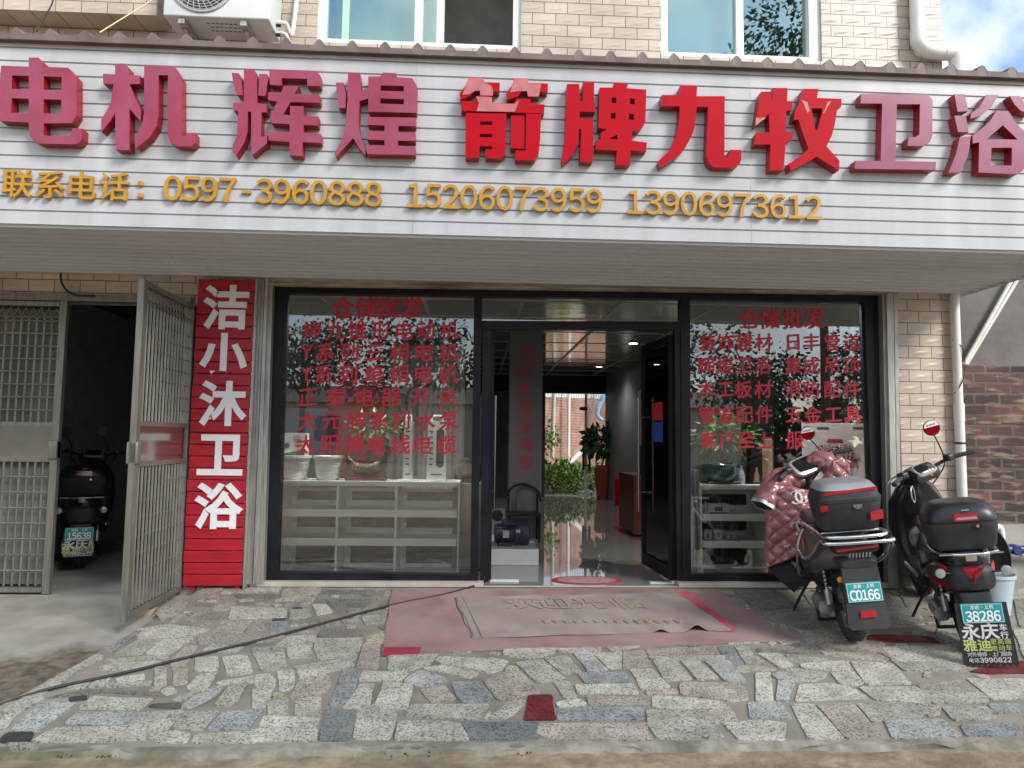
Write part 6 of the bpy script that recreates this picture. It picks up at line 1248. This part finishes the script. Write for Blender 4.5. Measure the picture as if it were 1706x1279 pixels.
    if k == 'A':
        yf = lambda z: -.255-(.56-z)*.22
        p = panel(s, 'tail_plate', [(-.105, .57), (.105, .57), (.118, .28), (.125, .215), (.105, .185), (-.105, .185), (-.125, .215), (-.118, .28)], yf, .03, M['matte_black'])
        b = MB(); b.loft([sring(-.265, 0, .56, .10, .02, 3), sring(-.22, 0, .57, .12, .04, 3), sring(-.08, 0, .57, .12, .045, 3)]); b.build('tail_cover', M['matte_black'], s, local=True, smooth=50)
        plate(s, .40, yf, number, .205, .112)
        panel(s, 'reflector', [(-.045, .255), (.045, .258), (.045, .292), (-.045, .29)], lambda z: yf(z)-.012, .012, M['red_lens'])
        b = MB(); b.loft([sring(-.250, 0, .650, .12, .022, 4), sring(-.235, 0, .650, .135, .028, 4), sring(-.18, 0, .65, .14, .03, 4)]); tl = b.build('tail_lamp', M['black'], s, local=True, smooth=45)
        b = MB(); b.bar((-.125, -.256, .648), (.125, -.256, .664), .012, .012); b.build('lens', M['red_lens'], tl, local=True)
        b = MB()
        for i in range(7): b.bar((-.05+.02*i, -.247, .598), (-.045+.02*i, -.244, .628), .007, .010)
        b.build('vent', M['alloy_grey'], s, local=True)
        for sx in (-1,): b = MB(); b.lathe([(.02, 0), (.016, .01), (.001, .012)], 16, at((-.118, -.25, .47), Matrix.Rotation(pi/2, 4, 'X')), caps=False); b.build('indicator', M['amber_lens'], s, local=True, smooth=40)
        # chrome rack and crash bars
        b = MB(); b.tube([(-.17, .26, .725), (-.18, -.05, .735), (-.16, -.30, .745), (.16, -.30, .745), (.18, -.05, .735), (.17, .26, .725)], .011, 10, smooth=4); b.tube([(-.175, .1, .735), (.175, .1, .735)], .009, 8); b.tube([(-.175, -.15, .74), (.175, -.15, .74)], .009, 8); b.build('rack', M['chrome'], s, local=True, smooth=50)
        b = MB(); b.tube([(-.18, .20, .70), (-.205, .24, .62), (-.215, .28, .52), (-.205, .34, .42), (-.185, .42, .33), (-.14, .47, .30)], .0125, 10, smooth=5); b.build('crash_bar', M['chrome'], s, local=True, smooth=50)
        b = MB(); b.tube([(.18, .20, .70), (.205, .24, .62), (.215, .28, .52), (.205, .34, .42), (.185, .42, .33), (.14, .47, .30)], .0125, 10, smooth=5); b.build('crash_bar', M['chrome'], s, local=True, smooth=50)
        b = MB(); b.tube([(-.21, .27, .53), (-.205, .16, .50), (-.19, .0, .58), (-.18, -.14, .69), (-.17, -.29, .705), (.17, -.31, .705), (.205, -.24, .69), (.215, -.10, .56), (.21, .10, .47), (.21, .27, .53)], .0125, 10, smooth=5); b.build('crash_bar', M['chrome'], s, local=True, smooth=50)
        b = MB(); b.poly([V((-.1665, .30+.028*cos(a), .56+.05*sin(a))) for a in [2*pi*i/20 for i in range(20)]]); b.build('sticker', M['amber_lens'], s, local=True)
        topbox(s, .758, .195, .15, .30, -.10, None, 'A')
    else:
        yf = (lambda z: -.30-(.40-z)*.10)
        if k == 'B':
            for sx in (-1, 1): b = MB(); b.poly([V((sx*x, -.222+dy, z)) for x, dy, z in ((.118, .03, .57), (.150, .08, .58), (.148, .08, .52), (.125, .04, .475))], ex=(0, .02, 0)); b.build('side_lamp', M['red_lens'], s, local=True)
            tri = [(-.058, .572), (.058, .572), (.0, .478)]
            tl = panel(s, 'tail_lamp', tri, lambda z: -.262-.1*(z-.53), .03, M['red_lens'])
            b = MB()
            for p0, p1 in (((-.058, .572), (0, .535)), ((.058, .572), (0, .535)), ((0, .478), (0, .535))): b.bar(V((p0[0]*.92, -.268-.1*(p0[1]-.53), p0[1])), V((p1[0], -.270, p1[1])), .008, .010)
            b.build('ridge', M['red_side'], tl, local=True)
            for z in (.452, .438): b = MB(); b.tube([(-.165, .10, z-.01), (-.15, -.10, z), (-.08, -.235, z+.006), (.08, -.235, z+.006), (.15, -.10, z), (.165, .10, z-.01)], .004, 6, smooth=4); b.build('red_stripe', M['red'], s, local=True)
        else:
            b = MB(); b.bar((-.06, -.245, .545), (.06, -.245, .545), .01, .03); b.build('tail_lamp', M['red_lens'], s, local=True)
        b = MB(); b.loft([sring(-.26, 0, .50, .06, .06, 3), sring(-.22, 0, .50, .125, .085, 3), sring(-.05, 0, .49, .16, .10, 3), sring(.15, 0, .47, .165, .12, 3)]); b.build('tail_cowl', M['matte_black'], s, local=True, smooth=50)
        b = MB(); b.loft([zring(.32, 0, -.245, .085, .02, 4), zring(.42, 0, -.215, .085, .03, 4)]); b.build('plate_bracket', M['matte_black'], s, local=True, smooth=40)
        for sx in (-1, 1):
            b = MB(); b.tube([(sx*.10, -.22, .535), (sx*.17, -.245, .545)], .006, 8); i_ = b.build('indicator', M['black'], s, local=True); b = MB(); b.lathe([(.001, -.02), (.02, -.018), (.030, 0), (.026, .008), (.001, .012)], 18, at((sx*.175, -.255, .547), Matrix.Rotation(pi/2, 4, 'X')), caps=False); b.build('lens', M['clear_lens'], i_, local=True, smooth=40)
        b = MB(); b.tube([(-.15, .16, .655), (-.15, -.24, .66), (.15, -.24, .66), (.15, .16, .655)], .009, 8, smooth=3); b.bar((-.17, -.27, .662), (.17, -.27, .662), .012, .008); b.rbox(-.03, .03, -.27, -.22, .615, .655, .006); b.build('rack', M['chrome'] if k == 'B' else M['alloy'], s, local=True, smooth=50)
        topbox(s, .672, .197, .155, .285, -.10, None, 'B')
        f_ = flap(s, .27 if k == 'B' else .24, .285 if k == 'B' else .24, .005 if k == 'B' else .14, .375, yf, number, .32 if k == 'B' else .34)
        plate(s, .318 if k == 'B' else .345, yf, number, .218, .112)
        b = MB(); b.loft([sring(.40, 0, .62, .165, .05, 3), sring(.48, -.0, .60, .17, .10, 2.6), sring(.60, 0, .58, .155, .10, 2.6), sring(.66, 0, .56, .10, .06, 2.4)]); b.build('seat_cover', nm('clear_plastic_wrap', (.42, .42, .43), .15, var=.6, vscale=9, bump=.8, bscale=14) if k == 'B' else M['black'], s, local=True, smooth=55)
        if k == 'B':
            b = MB(); b.tube([(-.055, .74, .93), (-.07, .72, .90), (-.07, .72, .84), (-.055, .735, .81), (-.045, .74, .84), (-.045, .745, .90), (-.055, .74, .93)], .005, 6, smooth=4); b.build('key_ring', M['chrome'], s, local=True, smooth=50)
            b = MB(); b.rbox(.07, .10, .765, .785, .985, 1.045, .004); b.build('tag', M['amber_lens'], s, local=True)
    return s
M['alloy_grey'] = nm('silver_grey_lid', (.30, .305, .31), .4, .3, var=.1)
M['bronze_grey'] = nm('grey_bronze_paint', (.105, .095, .085), .3, .3, var=.1, coat=.4)
M['gloss_black'] = nm('gloss_black_paint', (.012, .012, .014), .18, coat=.6)
M['navy_black'] = nm('navy_black_paint', (.010, .012, .022), .2, coat=.6)
def place(px, py, ground, head, lean):
    p = PA(px, py) if ground is None else PZ(px, py, ground); p.z += .006
    slope = Matrix.Rotation(math.atan(SLOPE), 4, 'X') if ground is None else Matrix.Identity(4)
    return Matrix.Translation(p) @ slope @ Matrix.Rotation(R(head), 4, 'Z') @ Matrix.Rotation(R(-lean), 4, 'Y')
MA = place(1421, 1066, None, -9, 7)
sA = scooter('grey bronze electric scooter with a pink quilted cover, chrome crash bars and grey lidded box', MA, 'A', M['bronze_grey'], 'C0166', R(30), [(.16, .78, .12, .80, 1.25, .052, 'red', -.7)])
MBm = place(1621, 1080, None, -20, 9)
sB = scooter('black electric scooter with a lettered mudflap parked in front of the tiled pier', MBm, 'B', M['gloss_black'], '38286', R(32), [(.20, .77, .21, .80, 1.29, .060, 'red', -.35)])
MC = place(134, 946, -.066, 24, 0)
sC = scooter('dark electric scooter standing in the unlit garage behind the grille gate', MC, 'C', M['navy_black'], '15638', R(-4), [(.12, .78, .06, .80, 1.27, .055, None, .1), (-.20, .77, -.26, .80, 1.25, .05, None, .1)])
# quilted wind cover over the handlebars and knees of the grey scooter
def quilt_mat():
    m = nm('pink_quilt', (.31, .115, .115), .24, var=.12, vscale=12, coat=.3, bump=.25, bscale=25); return m
M['quilt'] = quilt_mat(); M['lining'] = nm('black_lining', (.012, .012, .015), .7, var=.3)
ql = thing('quilted_cover', 'pink diamond quilted wind cover with white marks draped over the grey scooter handlebars', 'cover', M=MA)
def lerp_tab(x, t):
    if x <= t[0][0]: return t[0][1]
    for (a, b), (c, d) in zip(t, t[1:]):
        if x <= c: return b+(d-b)*(x-a)/(c-a)
    return t[-1][1]
ZT_ = [(-.30, .80), (-.22, .90), (-.12, .92), (-.05, .885), (.02, .875), (.10, .95), (.18, 1.08), (.26, 1.10), (.32, 1.02)]
ZB_ = [(-.34, .30), (-.20, .36), (-.06, .45), (.06, .54), (.16, .62), (.24, .66), (.32, .70)]
def hq(x, z): return .62+.9*(abs(x)**2.2) - .10*max(0, (z-.6)) - .07*max(0., 1-((z-.62)/.3)**2)*max(0, 1-(x/.25)**2) + .016*sin(9*z+6*x) + .010*sin(21*z-13*x+1) + .007*sin(34*x+17*z)
def puff(x, z):
    a = ((x+z)/.105) % 1; b = ((x-z)/.105) % 1
    return (.021+.007*sin(13*x+5*z)*sin(9*z-4*x))*(abs(sin(pi*a))*abs(sin(pi*b)))**.55
def qpt(u, v):
    x = (-.30-.045*v) + (.61+.02*v)*u; zt, zb = lerp_tab(x, ZT_), lerp_tab(x, ZB_); z = zt+(zb-zt)*v; x2 = x
    edge = min(1, min(u, 1-u, v, 1-v)/.03)
    return V((x2, hq(x2, z)-puff(x2, z)*edge, z))
b = MB(); nu, nv = 96, 96; b.sheet(qpt, nu, nv); n0 = len(b.v)
front = list(b.v); b.v += [p+V((0, .03, 0)) for p in front]; b.f += [[i+n0 for i in f[::-1]] for f in b.f[:nu*nv]]; b.m += [0]*(nu*nv); b.c += [None]*(nu*nv)
rim = [i for i in range(nu)]+[j*(nu+1)+nu for j in range(nv)]+[nv*(nu+1)+i for i in range(nu, 0, -1)]+[j*(nu+1) for j in range(nv, 0, -1)]
for k in range(len(rim)): b.f.append([rim[k], rim[(k+1) % len(rim)], n0+rim[(k+1) % len(rim)], n0+rim[k]]); b.m.append(0); b.c.append(None)
b.build('quilted_panel', M['quilt'], ql, local=True, smooth=80)
def sleeve(pts, rad, name):
    pts = catmull([V(p) for p in pts], 10); rs = [rad[0]+(rad[-1]-rad[0])*i/(len(pts)-1) for i in range(len(pts))]; rings = []; L = 0
    nrm = V((0, 0, 1))
    for i, p in enumerate(pts):
        t = (pts[min(i+1, len(pts)-1)]-pts[max(i-1, 0)]).normalized(); nr = (nrm-t*nrm.dot(t)).normalized(); bn = t.cross(nr); 
        if i: L += (p-pts[i-1]).length
        n_ = 48; ring = []
        for q in range(n_):
            a = 2*pi*q/n_; s_ = a*rs[i]; pa = ((s_+L)/.10) % 1; pb2 = ((s_-L)/.10) % 1; r = rs[i]*(1+.04*sin(3*a+i*.4))+.018*(abs(sin(pi*pa))*abs(sin(pi*pb2)))**.55
            ring.append(p+nr*(r*cos(a)*.9)+bn*(r*sin(a)))
        rings.append(ring)
    b = MB(); b.loft(rings, caps=True); o = b.build(name, M['quilt'], ql, local=True, smooth=80)
    e = MB(); a_, c_ = rings[-1], rings[-2]; ctr = sum(a_, V((0, 0, 0)))/len(a_); t = (pts[-1]-pts[-2]).normalized()
    r0 = [ctr+(p-ctr)*1.02-t*.005 for p in a_]; r1 = [ctr+(p-ctr)*1.03+t*.022 for p in a_]; r2 = [ctr+(p-ctr)*.86+t*.02 for p in a_]; e.loft([r0, r1, r2], caps=False); e.build('reflective_cuff', M['silver_trim'], o, local=True, smooth=50)
    e = MB(); e.poly([ctr+(p-ctr)*.87+t*.012 for p in a_]); e.build('cuff_opening', M['lining'], o, local=True)
    return o
sleeve([(-.04, .84, .93), (-.15, .78, .94), (-.245, .71, .885), (-.325, .66, .79)], (.10, .078), 'sleeve')
sleeve([(.05, .86, .96), (.12, .84, 1.04), (.185, .80, 1.055), (.25, .77, .975)], (.07, .07), 'sleeve')
b = MB()
out = [(-.335, .33), (-.18, .40), (-.04, .50), (.10, .58), (.18, .40), (.06, .34), (-.06, .26), (-.11, .20), (-.17, .11), (-.24, .18), (-.30, .25)]
b.poly([V((x, hq(x, max(z, .4))+.02+.06*max(0, .4-z), z)) for x, z in out], ex=(0, .025, 0)); b.build('lining', M['lining'], ql, local=True)
def arc_mark(b, x, z, r, a0, a1, w_=.017, k=.034):
    pts = [V((x+r*cos(a), hq(x+r*cos(a), z+r*sin(a))-k, z+r*sin(a)*1.1)) for a in [a0+(a1-a0)*i/14 for i in range(15)]]
    for i in range(14): b.bar(pts[i], pts[i+1], .004, w_, up=(1, 0, .3))
b = MB()
for x, z, r, an in ((-.095, .845, .040, .1), (.135, .87, .036, 1.2), (-.115, .635, .042, .5), (.035, .56, .036, -.3)):
    for s, o_ in ((1, .5), (-1, .5)):
        c = r*o_; arc_mark(b, x+s*c*cos(an), z+s*c*sin(an), r, an+(pi*.22 if s > 0 else pi*1.22), an+(pi*1.78 if s > 0 else pi*2.78))
for x, z in ((.03, .80), (-.02, .50), (-.20, .48), (.15, .69), (-.045, .625)):
    for a in (0.3, 1.9, 3.4, 4.9): b.bar(V((x, hq(x, z)-.033, z)), V((x+.022*cos(a), hq(x, z)-.034, z+.022*sin(a))), .004, .012, up=(0, 1, 0))
b.build('white_marks', nm('cream_white_print', (.66, .58, .56), .5), ql, local=True)
# ================================================================ across the road: roadside trees, a low house and a white car (seen mirrored in the glass)
def tree(x, y, h, cr, seed, label, nl=2600):
    r_ = random.Random(seed); t = thing('roadside_tree', label, 'tree', (x, y, -.262), group='trees across the road')
    b = MB(); top = V((x+r_.uniform(-.3, .3), y, h*.62)); b.tube([(x, y, -.28), (x+.05, y, h*.25), top], [.17, .13, .07], 10, smooth=4)
    tips = []
    for k in range(9):
        a = 2*pi*k/9+r_.random(); p0 = V((x, y, -.262)).lerp(top, .55+.45*r_.random()); p1 = p0+V((cos(a)*cr*r_.uniform(.5, .9), sin(a)*cr*r_.uniform(.5, .9), h*r_.uniform(.08, .34))); tips += [p1, p0.lerp(p1, .6)]
        b.tube([p0, p0.lerp(p1, .5)+V((0, 0, .15)), p1], [.05, .035, .012], 6, smooth=4)
    b.build('trunk', M['trunk'], t, smooth=60)
    f = MB(); per = (nl if h < 12 else 11000)//len(tips)
    for p in tips: leaf_cloud(f, p, (cr*.42, cr*.42, cr*.36), per, .22 if h < 12 else .17, r_, droop=.2)
    f.build('crown', M['dark_leaf'], t, recalc=False)
for i, (x, y, h, cr) in enumerate(((-7, -22, 7.6, 2.6), (-2.4, -20.5, 6.8, 2.5), (2.2, -22.5, 6.0, 2.4), (6.6, -20.5, 6.4, 2.5), (11.2, -22, 5.8, 2.4), (-12, -21, 8, 2.8), (16, -21, 6.2, 2.6), (9.3, -12.5, 15, 2.9))):
    tree(x, y, h, cr, 40+i, ('leafy dark roadside tree across the road, directly opposite the left window', 'leafy dark tree across the road, opposite the red slatted board', 'leafy tree across the road, opposite the shop doorway', 'leafy tree across the road, between the doorway and the scooters', 'leafy tree across the road, opposite the scooters', 'leafy tree furthest left across the road', 'leafy tree furthest right across the road', 'very tall leafy tree across the road, mirrored in the right upper window')[i])
hs = thing('house', 'low cream house with a dark roof across the road behind the trees', 'house', (3, -39, -.26))
b = MB(); b.box(-12, 16, -42, -36, -.26, 3.2); b.build('wall', nm('cream_render', (.50, .47, .40), .8, var=.1), hs)
b = MB(); b.add([(-12.4, -35.6, 3.2), (16.4, -35.6, 3.2), (16.4, -39, 4.4), (-12.4, -39, 4.4), (-12.4, -42.4, 3.2), (16.4, -42.4, 3.2)], [(0, 1, 2, 3), (3, 2, 5, 4), (0, 3, 4), (1, 5, 2)]); b.build('roof', M['roof_sheet'], hs)
for x in (-9, -4, 1, 6, 11): b = MB(); b.rbox(x-.7, x+.7, -36.04, -35.97, .9, 2.4, .01); b.build('window', M['dark_glass'], hs)

wd = MB(); rw = random.Random(77)
for i in range(95):
    x = -48+1.02*i+rw.uniform(-.5, .5); y = -47+rw.uniform(-2.5, 1.5); h = rw.uniform(3.2, 6.4)
    leaf_cloud(wd, V((x, y, h*.48)), (1.3, 1.0, h*.52), 190, .75, rw, droop=.1)
tag(wd.build('far_wood', M['dark_leaf'], recalc=False), kind='stuff')
